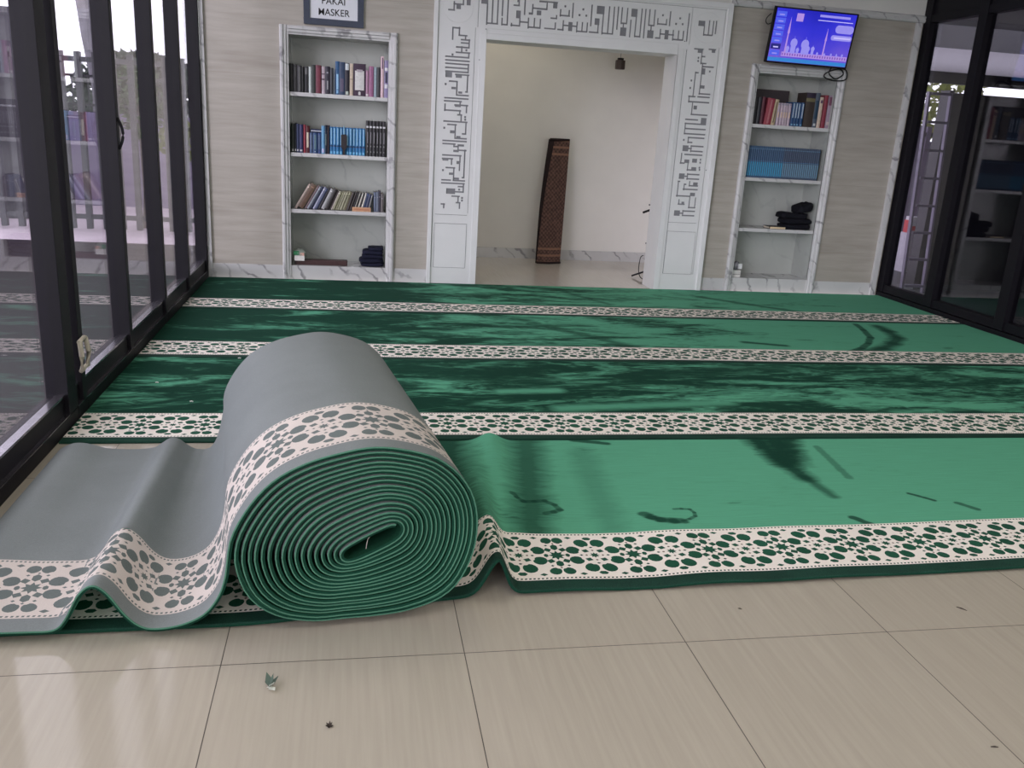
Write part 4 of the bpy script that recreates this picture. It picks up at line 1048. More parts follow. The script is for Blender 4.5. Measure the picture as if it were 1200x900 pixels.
mb = MB(); mb.box(3.365, YB + .03, .1265, 3.448, YB + .10, .190)
o = mb.build('paper_box', plain('white_card', sr(214, 212, 208), .6), bevel=.002); tag(o, 'small white box at the bottom left of the right bookshelf', 'box')
mb = MB(); mb.box(3.37, YB + .028, .150, 3.443, YB + .031, .156); mb.build('seam', cm((150, 148, 146)), o)
o = bundle('crumpled_wrapper', 3.408, YB + .065, .1905, .038, .075, plain('wrapper', sr(120, 120, 124), .4, var=.6, scale=25), 'crumpled black and white wrapper on top of the small white box', 'wrapper', 5)
mb = MB(); mb.box(3.415, YB + .014, .205, 3.447, YB + .03, .250); mb.build('white_tab', cm((226, 226, 226)), o)

# ------------------------------------------------------------------ television
def build_tv():
    root = empty('television', (3.700, 7.16, 1.938), 'flat television with a blue lit screen on the wall above the right bookshelf', 'television')
    Wd, H = .727, .428
    mb = MB(); mb.box(-Wd / 2, 0, 0, Wd / 2, .035, H); mb.box(-Wd / 2 + .12, .035, .05, Wd / 2 - .12, .065, H - .08)
    scr = root
    def lb(mb_, name, mats, **kw):
        o = mb_.build(name, mats, None, origin=(0, 0, 0), **kw); o.parent = root if name in ('bracket', 'casing', 'bezel', 'screen') else scr; return o
    lb(mb, 'casing', M['black'], bevel=.003)
    mb = MB(); b = .011
    for (x0, z0, x1, z1) in ((-Wd / 2, 0, Wd / 2, .014), (-Wd / 2, H - b, Wd / 2, H), (-Wd / 2, .014, -Wd / 2 + b, H - b), (Wd / 2 - b, .014, Wd / 2, H - b)): mb.box(x0, -.006, z0, x1, .001, z1)
    lb(mb, 'bezel', M['black'], bevel=.002)
    # screen picture: sky gradient by local height
    m, nt, bs = new_mat('screen_picture'); tc = N(nt, 'ShaderNodeTexCoord'); sp = N(nt, 'ShaderNodeSeparateXYZ'); nt.links.new(tc.outputs['Object'], sp.inputs[0])
    nz = noise(nt, tc.outputs['Object'], 5, 2)
    kx = mth(nt, 'ADD', mth(nt, 'MULTIPLY', sp.outputs[2], 1.9), mth(nt, 'ADD', mth(nt, 'MULTIPLY', mth(nt, 'ABSOLUTE', sp.outputs[0]), -.9), mth(nt, 'MULTIPLY', nz, .3)))
    nt.links.new(ramp(nt, kx, [(0.0, (.15, .09, .60)), (.25, (.07, .05, .62)), (.6, (.022, .022, .60)), (.9, (.008, .010, .45))]), bs.inputs['Emission Color'])
    bs.inputs['Emission Strength'].default_value = 1.0; bs.inputs['Base Color'].default_value = (.01, .01, .02, 1); bs.inputs['Roughness'].default_value = .25
    mb = MB(); mb.box(-Wd / 2 + b, -.002, .014, Wd / 2 - b, .0005, H - b); scr = lb(mb, 'screen', m)
    E_ = lambda nm, c, s=1.0: emit(nm, c, s)
    lav = E_('screen_lavender', (.30, .27, .84)); pink = E_('screen_pink', (.42, .26, .74)); cy = E_('screen_cyan', (.03, .22, .62)); lb_ = E_('screen_blue', (.07, .11, .80)); wh = E_('screen_white', (.55, .50, .95)); dk = E_('screen_dark', (.012, .012, .20))
    y0 = -.0035
    def flat(poly_, name, mat, dy=0.0): mb = MB(); mb.prism(poly_, y0 - dy, y0 - dy + .001); lb(mb, name, mat)
    R = lambda a, b_, c, d: [(a, b_), (c, b_), (c, d), (a, d)]
    flat(R(-.350, .016, .350, .045), 'ticker_strip', cy)
    x = -.345
    for i in range(7):
        z = .060 + i * .049; 
        flat(R(x, z, x + .085, z + .040), 'time_box', dk if i == 1 else lb_, .0005)
        flat(R(x + .022, z + .010, x + .066, z + .020), 'time_digits', wh if i == 1 else lav, .0012)
    # domes, minaret and arcade
    def dome(cx, cz, r):
        return [(cx + r * math.sin(t) * (1.0), cz + r * math.cos(t) * (1.15)) for t in [(-2.2 + 4.4 * k / 16) for k in range(17)]]
    for cx, cz, r in ((-.148, .165, .030), (-.048, .160, .034), (-.018, .128, .020), (.028, .132, .016), (-.195, .120, .016), (-.150, .118, .014), (-.105, .115, .014), (.075, .10, .009), (.14, .098, .008), (.20, .10, .008), (.25, .10, .008), (.30, .102, .008)):
        mb = MB(); mb.prism(dome(cx, cz, r), y0 - .0006, y0 + .0004); mb.box(cx - r * .72, y0 - .0006, .085, cx + r * .72, y0 + .0004, cz - r * .6)
        mb.box(cx - .0012, y0 - .0006, cz + r, cx + .0012, y0 + .0004, cz + r * 1.7)
        lb(mb, 'picture_dome', lav)
    mb = MB(); mb.prism([(.118, .07), (.132, .07), (.130, .20), (.134, .205), (.129, .25), (.125, .30), (.121, .25), (.116, .205), (.120, .20)], y0 - .0007, y0 + .0004)
    mb.prism([(-.222, .07), (-.206, .07), (-.209, .23), (-.204, .24), (-.210, .31), (-.214, .36), (-.218, .31), (-.224, .24), (-.219, .23)], y0 - .0007, y0 + .0004); lb(mb, 'picture_minarets', pink)
    mb = MB(); mb.box(-.24, y0 - .0004, .058, .348, y0 + .0004, .092); lb(mb, 'picture_arcade', pink)
    mb = MB()
    for i in range(26): mb.box(-.235 + i * .0225, y0 - .0014, .066, -.235 + i * .0225 + .009, y0 - .0002, .084)
    lb(mb, 'picture_arches', E_('screen_plum', (.17, .07, .42)))
    def rr(a, b_, c, d, r):
        o = []
        for (cx, cz, s) in ((c - r, b_ + r, -90), (c - r, d - r, 0), (a + r, d - r, 90), (a + r, b_ + r, 180)):
            for k in range(5): t = rad(s + 22.5 * k); o.append((cx + r * math.cos(t), cz + r * math.sin(t)))
        return o
    flat(rr(.19, .268, .352, .330, .028), 'rounded_panel', lav); flat(rr(.165, .212, .352, .252, .019), 'rounded_panel', lav)
    flat(R(.19, .225, .34, .238), 'countdown_digits', wh, .0012)
    flat(R(.03, .378, .30, .396), 'title_text', lav); flat(R(.02, .350, .33, .356), 'subtitle_text', wh); flat(R(-.17, .33, -.11, .39), 'picture_cloud', pink)
    root.rotation_euler = (rad(9), rad(.5), rad(0))
    # wall bracket
    mb = MB(); mb.box(-.12, .05, .12, .12, .135, .28); lb(mb, 'bracket', M['black'])
build_tv()
def cable(pts, name, label, r=.004, mat=None):
    mb = MB(); mb.tube(catmull(pts, 6), r, 6); o = mb.build(name, mat or M['black_in'], None, smooth=True)
    return tag(o, label, 'cable')
yb_ = YB - .05
cable([(3.99, yb_, 1.96), (3.97, yb_, 1.90), (4.03, yb_ - .01, 1.86), (4.10, yb_, 1.90), (4.06, yb_, 1.94), (3.96, yb_ + .005, 1.91), (3.93, yb_, 1.87), (4.02, yb_, 1.845), (4.13, yb_, 1.86), (4.12, yb_ - .008, 1.93), (4.05, yb_, 1.95)], 'television_cable', 'dark tangled cable hanging under the right corner of the television', .0055)
cable([(3.355, 7.2, 2.32), (3.33, 7.215, 2.29), (3.325, 7.22, 2.26), (3.345, 7.22, 2.24), (3.37, 7.2, 2.25)], 'television_cable', 'small dark cable loop at the left edge of the television', .004)

# ------------------------------------------------------------------ framed notice
def build_sign():
    x0, x1, z0, z1, y = -.374, .074, 1.966, 2.30, YB
    root = empty('framed_notice', ((x0 + x1) / 2, y, z0), 'framed white notice reading PAKAI MASKER above the left bookshelf', 'sign')
    mb = MB(); b = .046
    for (a, c, d, e) in ((x0, z0, x1, z0 + b), (x0, z1 - b, x1, z1), (x0, z0 + b, x0 + b, z1 - b), (x1 - b, z0 + b, x1, z1 - b)): mb.box(a, y - .022, c, d, y - .001, e)
    mb.build('frame', plain('slate_frame', sr(52, 60, 78), .5), root, bevel=.003)
    mb = MB(); mb.box(x0 + b, y - .012, z0 + b, x1 - b, y - .001, z1 - b); mb.build('paper', plain('white_paper', sr(222, 224, 230), .7, var=.02), root)
    ink = plain('black_ink', (.01, .01, .012), .6)
    for txt, cx, zb, h, wd in (('PAKAI', -.152, 2.118, .050, .172), ('MASKER', -.150, 2.038, .050, .232)):
        cu = bpy.data.curves.new('lettering', 'FONT'); cu.body = txt; cu.size = h / .72; cu.align_x = 'CENTER'; cu.extrude = .0006; cu.offset = .0004
        t = bpy.data.objects.new('tmp', cu); C.objects.link(t); bpy.context.view_layer.update()
        dg = bpy.context.evaluated_depsgraph_get(); me = bpy.data.meshes.new_from_object(t.evaluated_get(dg))
        w0 = max(v.co.x for v in me.vertices) - min(v.co.x for v in me.vertices)
        bpy.data.objects.remove(t)
        me.transform(Matrix.Translation((cx - root.location.x, -.0135, zb - root.location.z)) @ Matrix.Rotation(PI / 2, 4, 'X') @ Matrix.Diagonal((wd / w0, 1, 1, 1)))
        me.materials.clear(); me.materials.append(ink)
        o = bpy.data.objects.new('lettering', me); link(o); o.parent = root
build_sign()

# ------------------------------------------------------------------ things in the niche
def rug_mat():
    m, nt, bs = new_mat('rug_pattern'); tc = N(nt, 'ShaderNodeTexCoord'); sp = N(nt, 'ShaderNodeSeparateXYZ'); nt.links.new(tc.outputs['Object'], sp.inputs[0])
    z, x = sp.outputs[2], sp.outputs[0]
    a = mth(nt, 'SINE', mth(nt, 'MULTIPLY', z, 150)); b = mth(nt, 'SINE', mth(nt, 'MULTIPLY', x, 170))
    n_ = noise(nt, tc.outputs['Object'], 30, 3)
    k = mth(nt, 'ADD', mth(nt, 'MULTIPLY', mth(nt, 'MULTIPLY', a, b), .25), n_)
    edge = mth(nt, 'GREATER_THAN', mth(nt, 'ABSOLUTE', mth(nt, 'SUBTRACT', z, .6)), .42)
    st = mth(nt, 'MULTIPLY', edge, mth(nt, 'GREATER_THAN', mth(nt, 'SINE', mth(nt, 'MULTIPLY', z, 95)), .55))
    c = ramp(nt, k, [(.3, sr(66, 46, 42)), (.7, sr(108, 80, 70))])
    nt.links.new(mixc(nt, mth(nt, 'MULTIPLY', st, .7), c, sr(150, 112, 90)), bs.inputs['Base Color']); bs.inputs['Roughness'].default_value = .9
    return m
def build_rug():
    root = empty('folded_rug', (1.96, 8.66, 0), 'brown patterned rug folded lengthwise and stood on end inside the niche', 'rug')
    RM = rug_mat(); dkm = woven('rug_back', sr(44, 34, 34), .2)
    def leaf(pts_b, pts_t, th, name, mat):
        mb = MB(); n = 16; L = []
        for i in range(n + 1):
            t = i / n
            a = Vector(pts_b[0]).lerp(Vector(pts_t[0]), t); b = Vector(pts_b[1]).lerp(Vector(pts_t[1]), t)
            a.x += -.018 * math.sin(PI * t) ; L.append((a, b))
        nx = 6
        def pt(i, j, o):
            a, b = L[i]; p = a.lerp(b, j / nx); p = p.copy(); p.y += -.022 * math.sin(PI * j / nx) + o; return p
        for i in range(n):
            for j in range(nx):
                mb.face([pt(i, j, 0), pt(i, j + 1, 0), pt(i + 1, j + 1, 0), pt(i + 1, j, 0)]); mb.face([pt(i, j, th), pt(i, j + 1, th), pt(i + 1, j + 1, th), pt(i + 1, j, th)])
            for j in (0, nx): mb.face([pt(i, j, 0), pt(i + 1, j, 0), pt(i + 1, j, th), pt(i, j, th)])
        for i in (0, n):
            for j in range(nx): mb.face([pt(i, j, 0), pt(i, j + 1, 0), pt(i, j + 1, th), pt(i, j, th)])
        mb.build(name, mat, root, smooth=True, weld=True)
    leaf([(1.835, 8.60, 0), (2.085, 8.64, .0)], [(1.975, 8.78, 1.195), (2.135, 8.80, 1.205)], .022, 'front_leaf', RM)
    leaf([(1.830, 8.628, 0), (2.078, 8.668, .0)], [(1.925, 8.81, 1.215), (2.128, 8.83, 1.215)], .020, 'rear_leaf', dkm)
    mb = MB(); mb.tube([(1.93, 8.80, 1.212), (2.03, 8.786, 1.214), (2.132, 8.81, 1.214)], .013, 8); mb.build('top_binding', dkm, root, smooth=True)
    mb = MB(); mb.tube([(1.832, 8.596, .012), (1.96, 8.584, .012), (2.085, 8.636, .012)], .012, 8); mb.build('bottom_binding', dkm, root, smooth=True)
build_rug()
root = empty('microphone_stand', (2.745, 7.88, 0), 'thin black microphone stand half hidden behind the right side of the portal', 'microphone stand')
mb = MB(); mb.tube([(2.745, 7.88, .02), (2.741, 7.88, .34)], .011, 10); mb.build('lower_tube', M['black'], root, smooth=True)
mb = MB(); mb.tube([(2.741, 7.88, .32), (2.737, 7.88, .66)], .008, 10); mb.build('upper_tube', M['black'], root, smooth=True)
mb = MB(); mb.tube([(2.741, 7.88, .30), (2.741, 7.88, .36)], .017, 10); mb.tube([(2.741, 7.88, .33), (2.715, 7.87, .335)], .007, 8); mb.build('clutch', M['black_in'], root, smooth=True)
mb = MB(); mb.tube([(2.735, 7.88, .645), (2.655, 7.86, .618)], .010, 10); mb.build('microphone', M['black_in'], root, smooth=True)
mb = MB(); mb.tube([(2.722, 7.87, .635), (2.745, 7.88, .672), (2.735, 7.88, .69), (2.710, 7.88, .688)], .006, 8); mb.build('clip', M['black_in'], root, smooth=True)
for k in range(3):
    a = .6 + k * 2 * PI / 3
    mb = MB(); mb.tube([(2.745, 7.88, .07), (2.745 + .13 * math.cos(a), 7.88 + .13 * math.sin(a), .012)], .008, 8); mb.build('leg', M['black'], root, smooth=True)
cable([(2.70, 7.86, .22), (2.67, 7.85, .20), (2.645, 7.80, .10), (2.66, 7.78, .03), (2.70, 7.74, .006), (2.74, 7.70, .005), (2.68, 7.62, .005), (2.64, 7.60, .005)], 'microphone_cable', 'thin black cable trailing from the microphone stand to the niche floor', .004)
root = empty('hanging_lantern', (2.585, 8.80, 1.915), 'small dark box-shaped lamp hanging on a thin cord in the niche', 'lamp')
mb = MB(); mb.prism([(2.585 + .050 * math.cos(2 * PI * k / 6 + .5), 8.80 + .050 * math.sin(2 * PI * k / 6 + .5)) for k in range(6)], 1.915, 2.0, 'z'); mb.build('lamp_body', plain('dark_bronze', sr(70, 56, 54), .5), root, bevel=.004)
mb = MB(); mb.prism([(2.585 + .032 * math.cos(2 * PI * k / 6 + .5), 8.80 + .032 * math.sin(2 * PI * k / 6 + .5)) for k in range(6)], 2.0, 2.02, 'z'); mb.build('lamp_cap', M['black'], root)
mb = MB(); mb.tube([(2.585, 8.80, 2.015), (2.585, 8.80, 2.75)], .0025, 6); mb.build('cord', M['cut'], root)

# ------------------------------------------------------------------ scraps on the tiles
def scrap(x, y, s, mats, label, cat, seed, name):
    rnd = random.Random(seed); mb = MB()
    for i in range(7):
        a = rnd.uniform(0, 2 * PI); l = s * rnd.uniform(.4, .9); w_ = s * rnd.uniform(.12, .22); h = rnd.uniform(.1, .7) * s
        c_, s_ = math.cos(a), math.sin(a); cx, cy = x + c_ * l * .35, y + s_ * l * .35
        p = [(-l / 2, 0, 0), (0, -w_, h * .6), (l / 2, 0, h), (0, w_, h * .4)]
        P = [(cx + u * c_ - v * s_, cy + u * s_ + v * c_, .0008 + z) for u, v, z in p]
        mb.face(P, i % len(mats)); mb.face([(q_[0], q_[1], q_[2] + .0012) for q_ in P], i % len(mats))
    return tag(mb.build(name, mats, None), label, cat)
wht = plain('scrap_white', sr(232, 234, 226), .7); grn = plain('scrap_green', sr(70, 86, 74), .8); drk = plain('scrap_dark', sr(60, 50, 44), .8)
scrap(-.185, 1.827, .042, [wht, grn], 'crumpled white and grey-green scrap lying on the tiles in front of the roll', 'scrap', 4, 'paper_scrap')
scrap(-.043, 1.672, .016, [drk], 'tiny dark crumb on the tiles below the white scrap', 'crumb', 9, 'crumb')
def sliver(x, y, l, a, label):
    mb = MB(); c_, s_ = math.cos(a), math.sin(a)
    mb.tube([(x - c_ * l / 2, y - s_ * l / 2, .002), (x, y, .003), (x + c_ * l / 2, y + s_ * l / 2, .002)], [.0008, .0018, .0006], 6)
    tag(mb.build('splinter', drk, None, smooth=True), label, 'splinter')
sliver(1.798, 2.024, .030, -.9, 'thin dark splinter on the tiles close to the right edge of the photo')
sliver(1.113, 2.076, .012, -.6, 'tiny dark splinter on the tiles just below the patterned carpet border')
sliver(1.459, 1.452, .018, -.2, 'tiny dark splinter on the tiles near the bottom right corner')
lint = plain('white_lint', sr(225, 225, 220), .9)
for i, (x, y) in enumerate(((-.84, 5.02), (-.60, 4.75), (-.93, 4.28), (-.72, 3.98))):
    mb = MB(); mb.tube([(x - .007, y, TH + .004), (x, y + .003, TH + .005), (x + .007, y - .002, TH + .004)], .0028, 6)
    tag(mb.build('lint', lint, None, smooth=True), ['white lint fleck on the middle carpet strip near the left glass wall', 'white lint fleck just in front of the roll top on the carpet', 'white lint fleck near the pale door pull', 'white lint fleck nearest the black door stile'][i], 'lint')
# ------------------------------------------------------------------ outside, left
granite = marble('porch_granite', (0.022, 0.014, 0.018), (0.09, 0.07, 0.08), .6, 30, .45); granite.node_tree.nodes['Principled BSDF'].inputs['Specular IOR Level'].default_value = .15
pave = plain('pale_pavement', (0.50, 0.42, 0.48), .8, var=.1, scale=3)
lavw = plain('flare_tinted_render', (0.25, 0.21, 0.32), .8, var=.08, scale=3)  # lavender of the lens flare put into the outside wall and gate colour
darkst = plain('dark_steel', (0.030, 0.028, 0.038), .45)
struct(MB().box(-9.5, YF, -.16, XL - .12, 9.2, -.02), 'porch_floor', granite)
struct(MB().box(-30, 9.2, -.2, 30, 60, -.06), 'ground', pave)
w = MB(); w.box(-16, 13.0, -.06, 3.0, 13.2, 1.17); struct(w, 'boundary_wall', lavw)
root = empty('railing', (-4, 13.1, 1.17), 'thin grey railing on top of the flare-tinted lavender boundary wall beyond the left glass', 'railing')
mb = MB()
for z in (1.25, 1.62): mb.box(-9, 13.08, z, 0, 13.11, z + .03)
mb.build('rail', darkst, root)
for i in range(60):
    x = -7.2 + i * .1; mb = MB(); mb.box(x, 13.085, 1.17, x + .014, 13.105, 1.64); mb.build('baluster', darkst, root)
def fence():
    root = empty('bar_fence', (-3, 10.3, 0), 'dark steel bar fence outside, seen through the left glass wall', 'fence')
    mb = MB()
    for z in (.075, 1.70): mb.box(-6.2, 10.28, z, -.6, 10.33, z + .05)
    mb.build('rail', darkst, root)
    x = -6.1; i = 0
    while x < -.6:
        mb = MB(); mb.box(x - .028, 10.27, .0 - .03, x + .028, 10.34, 1.80); mb.build('bar', darkst, root); x += .172; i += 1
    mb = MB()
    for fx in (-6.0, -3.3, -.7): mb.box(fx - .02, 10.28, -.06, fx + .02, 10.33, .08)
    mb.build('foot', darkst, root)
fence()
def leaves(name, cx, cy, z0, z1, rx, ry, n, size, mat, label, cat, seed, trunk=None, long=1.0):
    rnd = random.Random(seed); root = empty(name, (cx, cy, 0), label, cat)
    mb = MB()
    for i in range(n):
        a = rnd.uniform(0, 2 * PI); r = rnd.random() ** .5; ph = rnd.uniform(-1, 1)
        k = math.sqrt(max(0, 1 - ph * ph))
        p = Vector((cx + rx * r * k * math.cos(a), cy + ry * r * k * math.sin(a), (z0 + z1) / 2 + ph * (z1 - z0) / 2))
        d = Vector((rnd.gauss(0, 1), rnd.gauss(0, 1), rnd.gauss(0, .8))).normalized(); e = d.cross(Vector((rnd.gauss(0, 1), rnd.gauss(0, 1), rnd.gauss(0, 1)))).normalized()
        s = size * rnd.uniform(.6, 1.2)
        mb.face([p - d * s * long, p + e * s * .42, p + d * s * long, p - e * s * .42])
    mb.build('foliage', mat, root)
    if trunk:
        mb = MB(); mb.tube(trunk[0], trunk[1], 8); mb.build('trunk', plain('bark', (.16, .13, .13), .9, var=.3), root, smooth=True)
    return root
gr1 = plain('leaf_green', (.06, .11, .04), .6, var=.5, scale=4); gr2 = plain('leaf_yellow_green', (.20, .24, .04), .6, var=.4, scale=6); gr3 = plain('leaf_dark', (.035, .055, .040), .6, var=.4, scale=4)
leaves('hedge', -7.2, 17, -.06, 2.0, 1.6, .5, 4200, .13, gr3, 'dark hedge beyond the boundary wall, behind the nearer gap of the left glass', 'hedge', 1)
leaves('hedge', -3.6, 17, -.06, 2.15, 1.5, .5, 4200, .13, gr3, 'dark hedge beyond the boundary wall, seen between the slim mullions of the left glass', 'hedge', 2)
leaves('hedge', -0.2, 17, -.06, 1.95, 1.5, .5, 4200, .13, gr3, 'dark hedge beyond the boundary wall, next to the left corner of the room', 'hedge', 3)
leaves('grass_clump', -4.0, 12.6, -.06, .95, .6, .15, 10, .10, gr2, 'low yellow-green planting at the foot of the flare-tinted lavender wall', 'plant', 4)
leaves('shrub', -2.36, 10.75, .95, 1.75, .34, .25, 360, .06, gr1, 'spindly green shrub behind the bar fence, seen right of the second mullion', 'plant', 5, ([(-2.36, 10.75, -.06), (-2.34, 10.75, .6), (-2.36, 10.75, 1.3)], [.03, .025, .012]))
leaves('shrub', -2.00, 11.1, .70, 1.15, .30, .2, 200, .07, gr2, 'yellow-green leafy shrub low behind the bar fence', 'plant', 6, ([(-2.2, 10.6, -.06), (-2.2, 10.6, .5), (-2.2, 10.6, .9)], [.02, .018, .01]))
def palm():
    root = empty('palm_tree', (-3.55, 13.9, 0), 'pale grey palm trunk with drooping frond bases above the fence', 'tree')
    mb = MB(); mb.tube([(-3.50, 13.9, -.06), (-3.52, 13.9, 1.5), (-3.60, 13.9, 2.2), (-3.66, 13.9, 3.4), (-3.6, 13.9, 4.6)], [.17, .14, .15, .20, .17], 12)
    mb.build('trunk', plain('palm_bark', (.22, .21, .24), .9, var=.25, scale=8), root, smooth=True)
    for k in range(9):
        a = k * 2 * PI / 9 + .3; mb = MB(); P = [(-3.6 + math.cos(a) * t * 1.6, 13.9 + math.sin(a) * t * 1.6, 4.5 + .7 * t - 1.6 * t * t) for t in (0, .25, .5, .75, 1)]
        for p, q_ in zip(P[:-1], P[1:]):
            n_ = Vector((-math.sin(a), math.cos(a), 0)) * .22
            p, q_ = Vector(p), Vector(q_); mb.face([p - n_, p + n_, q_ + n_ * .8, q_ - n_ * .8]); mb.face([p, p + n_ + Vector((0, 0, -.2)), q_ + n_ + Vector((0, 0, -.2)), q_])
        mb.build('frond', gr1, root)
palm()
# darker building wing further left
w = MB(); w.box(-9.5, 11.2, -.1, -3.62, 11.6, 2.26); struct(w, 'outbuilding_wall', plain('dark_wall', (.05, .045, .06), .7))
w = MB(); w.box(-9.5, 8.9, 2.95, XL - .12, 9.1, 3.3); 
# ------------------------------------------------------------------ outside, right
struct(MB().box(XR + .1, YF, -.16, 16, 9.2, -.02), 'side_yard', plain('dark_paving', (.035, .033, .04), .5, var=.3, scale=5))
root = empty('dark_screen_wall', (7.2, 7.9, 0), 'dark charcoal screen wall standing outside the right glass wall', 'screen wall')
mb = MB(); mb.box(5.56, 7.82, -.02, 9.5, 7.92, 1.86); mb.build('panel', plain('charcoal_panel', (.012, .012, .016), .6), root)
mb = MB(); mb.box(5.53, 7.80, -.02, 5.58, 7.94, 1.88); mb.build('post', darkst, root)
root = empty('step_ladder', (5.42, 7.74, 0), 'narrow grey metal ladder standing outside behind the first pane of the right glass wall', 'ladder')
alu = plain('ladder_metal', (.20, .18, .25), .4, metal=.3)
for nm, x0, x1 in (('side_rail', 5.27, 5.29), ('side_rail', 5.50, 5.52)):
    mb = MB(); mb.prism([(7.60, -.02), (7.64, -.02), (7.775, 1.85), (7.735, 1.85)], x0, x1, 'x'); mb.build(nm, alu, root)
for i in range(8):
    z = .04 + i * .255; y = 7.62 + (7.755 - 7.62) * z / 1.85
    mb = MB(); mb.box(5.29, y - .04, z, 5.50, y + .02, z + .022); mb.build('rung', alu, root)
w = MB(); w.box(5.5, 11.0, -.06, 12, 11.2, 1.45); struct(w, 'yard_wall', plain('pale_render', (.34, .32, .40), .8, var=.06, scale=2))
root = empty('gate', (6.6, 10.4, 0), 'flare-tinted purple-grey slatted gate beyond the ladder', 'gate')
mb = MB()
for z in (.08, 1.5): mb.box(6.62, 10.38, z, 7.35, 10.42, z + .05)
mb.build('rail', darkst, root)
for i in range(6):
    mb = MB(); x = 6.62 + i * .13; mb.box(x, 10.37, .0, x + .06, 10.43, 1.62); mb.build('slat', lavw, root)
root = empty('yard_box', (6.28, 9.05, 0), 'white pedestal with a red box on top, seen between the ladder rungs', 'box')
mb = MB(); mb.box(6.18, 8.98, -.02, 6.40, 9.14, .42); mb.build('pedestal', plain('white_block', (.55, .52, .6), .7), root)
mb = MB(); mb.box(6.20, 9.0, .42, 6.38, 9.12, .56); mb.build('red_case', plain('red_plastic', (.55, .02, .03), .4), root)
mb = MB(); mb.box(6.22, 8.995, .50, 6.27, 9.13, .60); mb.box(6.31, 8.995, .50, 6.36, 9.13, .60); mb.build('white_caps', plain('cap_white', (.7, .7, .75), .5), root)
root = empty('awning', (7.4, 9.0, 2.2), 'grey fabric awning with dark valance outside the right glass wall', 'awning')
mb = MB(); mb.prism([(9.0, 2.13), (9.0, 2.15), (10.9, 2.62), (10.9, 2.60)], 5.55, 10.5, 'x'); mb.build('fabric', plain('awning_grey', (.22, .21, .23), .8), root)
mb = MB(); mb.prism([(8.97, 2.03), (9.0, 2.03), (9.0, 2.15), (8.97, 2.15)], 5.55, 10.5, 'x'); mb.build('valance', darkst, root)
for x in (5.6, 8.0, 10.4):
    mb = MB(); mb.tube([(x, 9.02, 2.10), (x, 10.88, 2.56)], .025, 8); mb.build('arm', darkst, root)
for x in (5.62, 10.4):
    mb = MB(); mb.tube([(x, 10.86, -.06), (x, 10.86, 2.6)], .04, 8); mb.build('post', darkst, root)
leaves('tree', 6.1, 12.6, 1.3, 3.2, .8, .5, 900, .10, gr1, 'green tree left of the awning outside the right glass', 'tree', 11, ([(6.1, 12.6, -.06), (6.1, 12.6, 2.0)], [.09, .06]))
leaves('tree', 8.8, 13.5, 1.4, 3.4, 1.4, .6, 1400, .11, gr2, 'yellow-green tree below the awning outside the right glass', 'tree', 12, ([(8.8, 13.5, -.06), (8.8, 13.5, 2.0)], [.1, .06]))

struct(MB().box(XR + .3, 10.95, 2.42, 14.0, 11.15, 4.2), 'sky_block_fascia', plain('dark_fascia', (.05, .05, .055), .8))  # dark slab added to block the bright sky above the awning
# roof extended and unseen walls added to block sky light from the right
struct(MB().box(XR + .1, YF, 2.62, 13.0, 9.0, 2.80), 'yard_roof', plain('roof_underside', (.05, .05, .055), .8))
struct(MB().box(12.8, YF, -.02, 13.0, 9.0, 2.62), 'sky_block_wall', plain('sky_block_plaster', (.04, .04, .05), .8))
struct(MB().box(XR + .1, YF - .2, -.02, 13.0, YF, 2.62), 'sky_block_end_wall', plain('sky_block_end_plaster', (.04, .04, .05), .8))
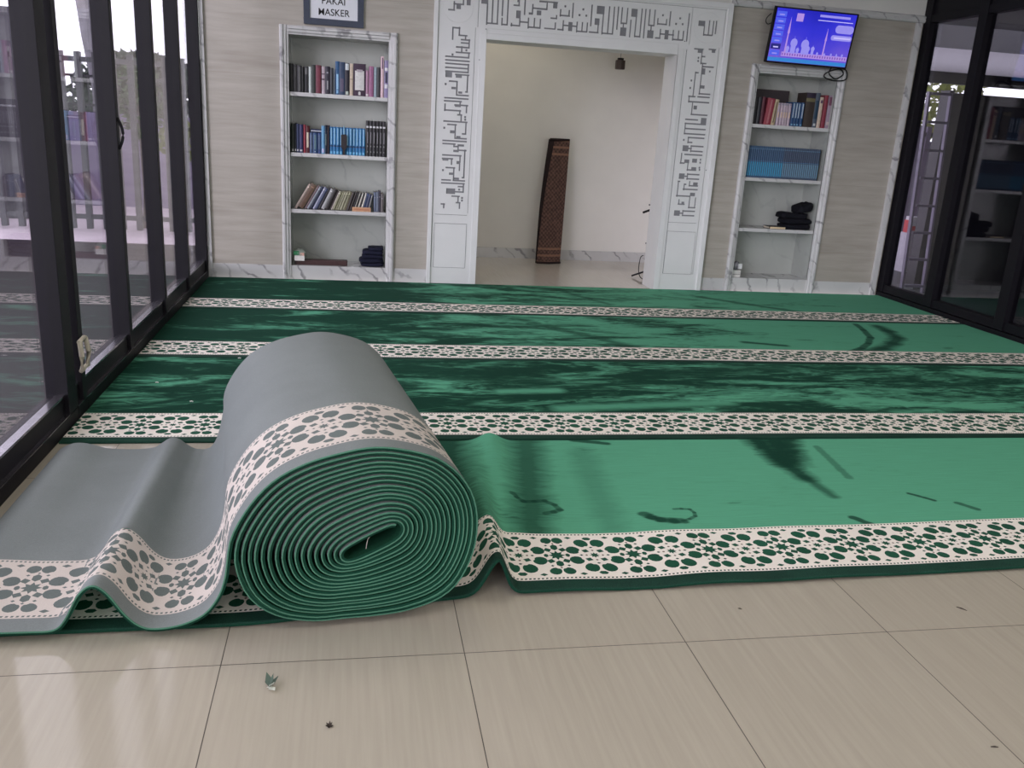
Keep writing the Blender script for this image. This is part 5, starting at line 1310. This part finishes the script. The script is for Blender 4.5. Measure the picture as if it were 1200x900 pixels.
# ------------------------------------------------------------------ unseen ceiling lamps added as fill
fillE = emit('fill_diffuser', (1.0, .95, .86), LAMP_FILL)
n_ = 0
for y in (-2.0, .6, 3.2):
    for x in (.2, 3.4):
        n_ += 1
        root = empty('fill_ceiling_light', (x, y, ZC), 'added fill lamp, white square ceiling panel, %s row, %s side' % ({-2.0: 'rear', .6: 'middle', 3.2: 'front'}[y], 'left' if x < 1 else 'right'), 'added fill light', 'added ceiling fill panels')
        mb = MB(); mb.box(x - .32, y - .32, ZC - .03, x + .32, y - .30, ZC); mb.box(x - .32, y + .30, ZC - .03, x + .32, y + .32, ZC); mb.box(x - .32, y - .30, ZC - .03, x - .30, y + .30, ZC); mb.box(x + .30, y - .30, ZC - .03, x + .32, y + .30, ZC)
        mb.build('frame', M['ceil'], root)
        mb = MB(); mb.box(x - .30, y - .30, ZC - .022, x + .30, y + .30, ZC - .012); mb.build('diffuser', fillE, root)

root = empty('niche_fill_light', (1.35, 8.2, 2.75), 'unseen small warm round lamp added to brighten the niche', 'added fill light')  # out-of-view lamp, added for warm fill in the niche
mb = MB(); mb.tube([(1.35, 8.2, 2.75), (1.35, 8.2, 2.715)], .15, 24); mb.build('housing', M['ceil'], root)
mb = MB(); mb.tube([(1.35, 8.2, 2.716), (1.35, 8.2, 2.705)], .13, 24); mb.build('diffuser', emit('niche_fill_diffuser', (1.0, .90, .74), NICHE_FILL), root)
# ------------------------------------------------------------------ daylight
wd = bpy.data.worlds.new('sky'); bpy.context.scene.world = wd; wd.use_nodes = True
nt = wd.node_tree; bg = nt.nodes['Background']
tc = N(nt, 'ShaderNodeTexCoord'); nz = noise(nt, tc.outputs['Generated'], 2.0, 3)
nt.links.new(ramp(nt, nz, [(.3, (.94, .95, 1.0)), (.7, (.98, .98, 1.0))]), bg.inputs['Color'])
bg.inputs['Strength'].default_value = SKY
# the three glazed sides admit the sky (portals only guide sampling)
def portal_light(name, loc, rot, sx, sy):
    l = bpy.data.lights.new(name, 'AREA'); l.shape = 'RECTANGLE'; l.size = sx; l.size_y = sy
    l.cycles.is_portal = True
    o = bpy.data.objects.new(name, l); link(o); o.location = loc; o.rotation_euler = rot
portal_light('sky_portal', (XL - .13, 1.85, 1.5), (0, rad(-90), 0), 2.9, 10.9)
portal_light('sky_portal', ((XL + XR) / 2, YF - .16, 1.3), (rad(90), 0, 0), 4.6, 2.5)
if SUN:
    l = bpy.data.lights.new('sun', 'SUN'); l.energy = SUN; l.angle = rad(22); l.color = (.97, .98, 1)
    o = bpy.data.objects.new('sun', l); link(o); o.location = (-6, 2, 8)
    d = Vector((.62, .77, -.15)).normalized(); o.rotation_euler = d.to_track_quat('-Z', 'Y').to_euler()
sc = bpy.context.scene
sc.view_settings.view_transform = 'Standard'; sc.view_settings.look = 'None'; sc.view_settings.gamma = 1.0
sc.view_settings.use_curve_mapping = False; sc.view_settings.exposure = EXPO
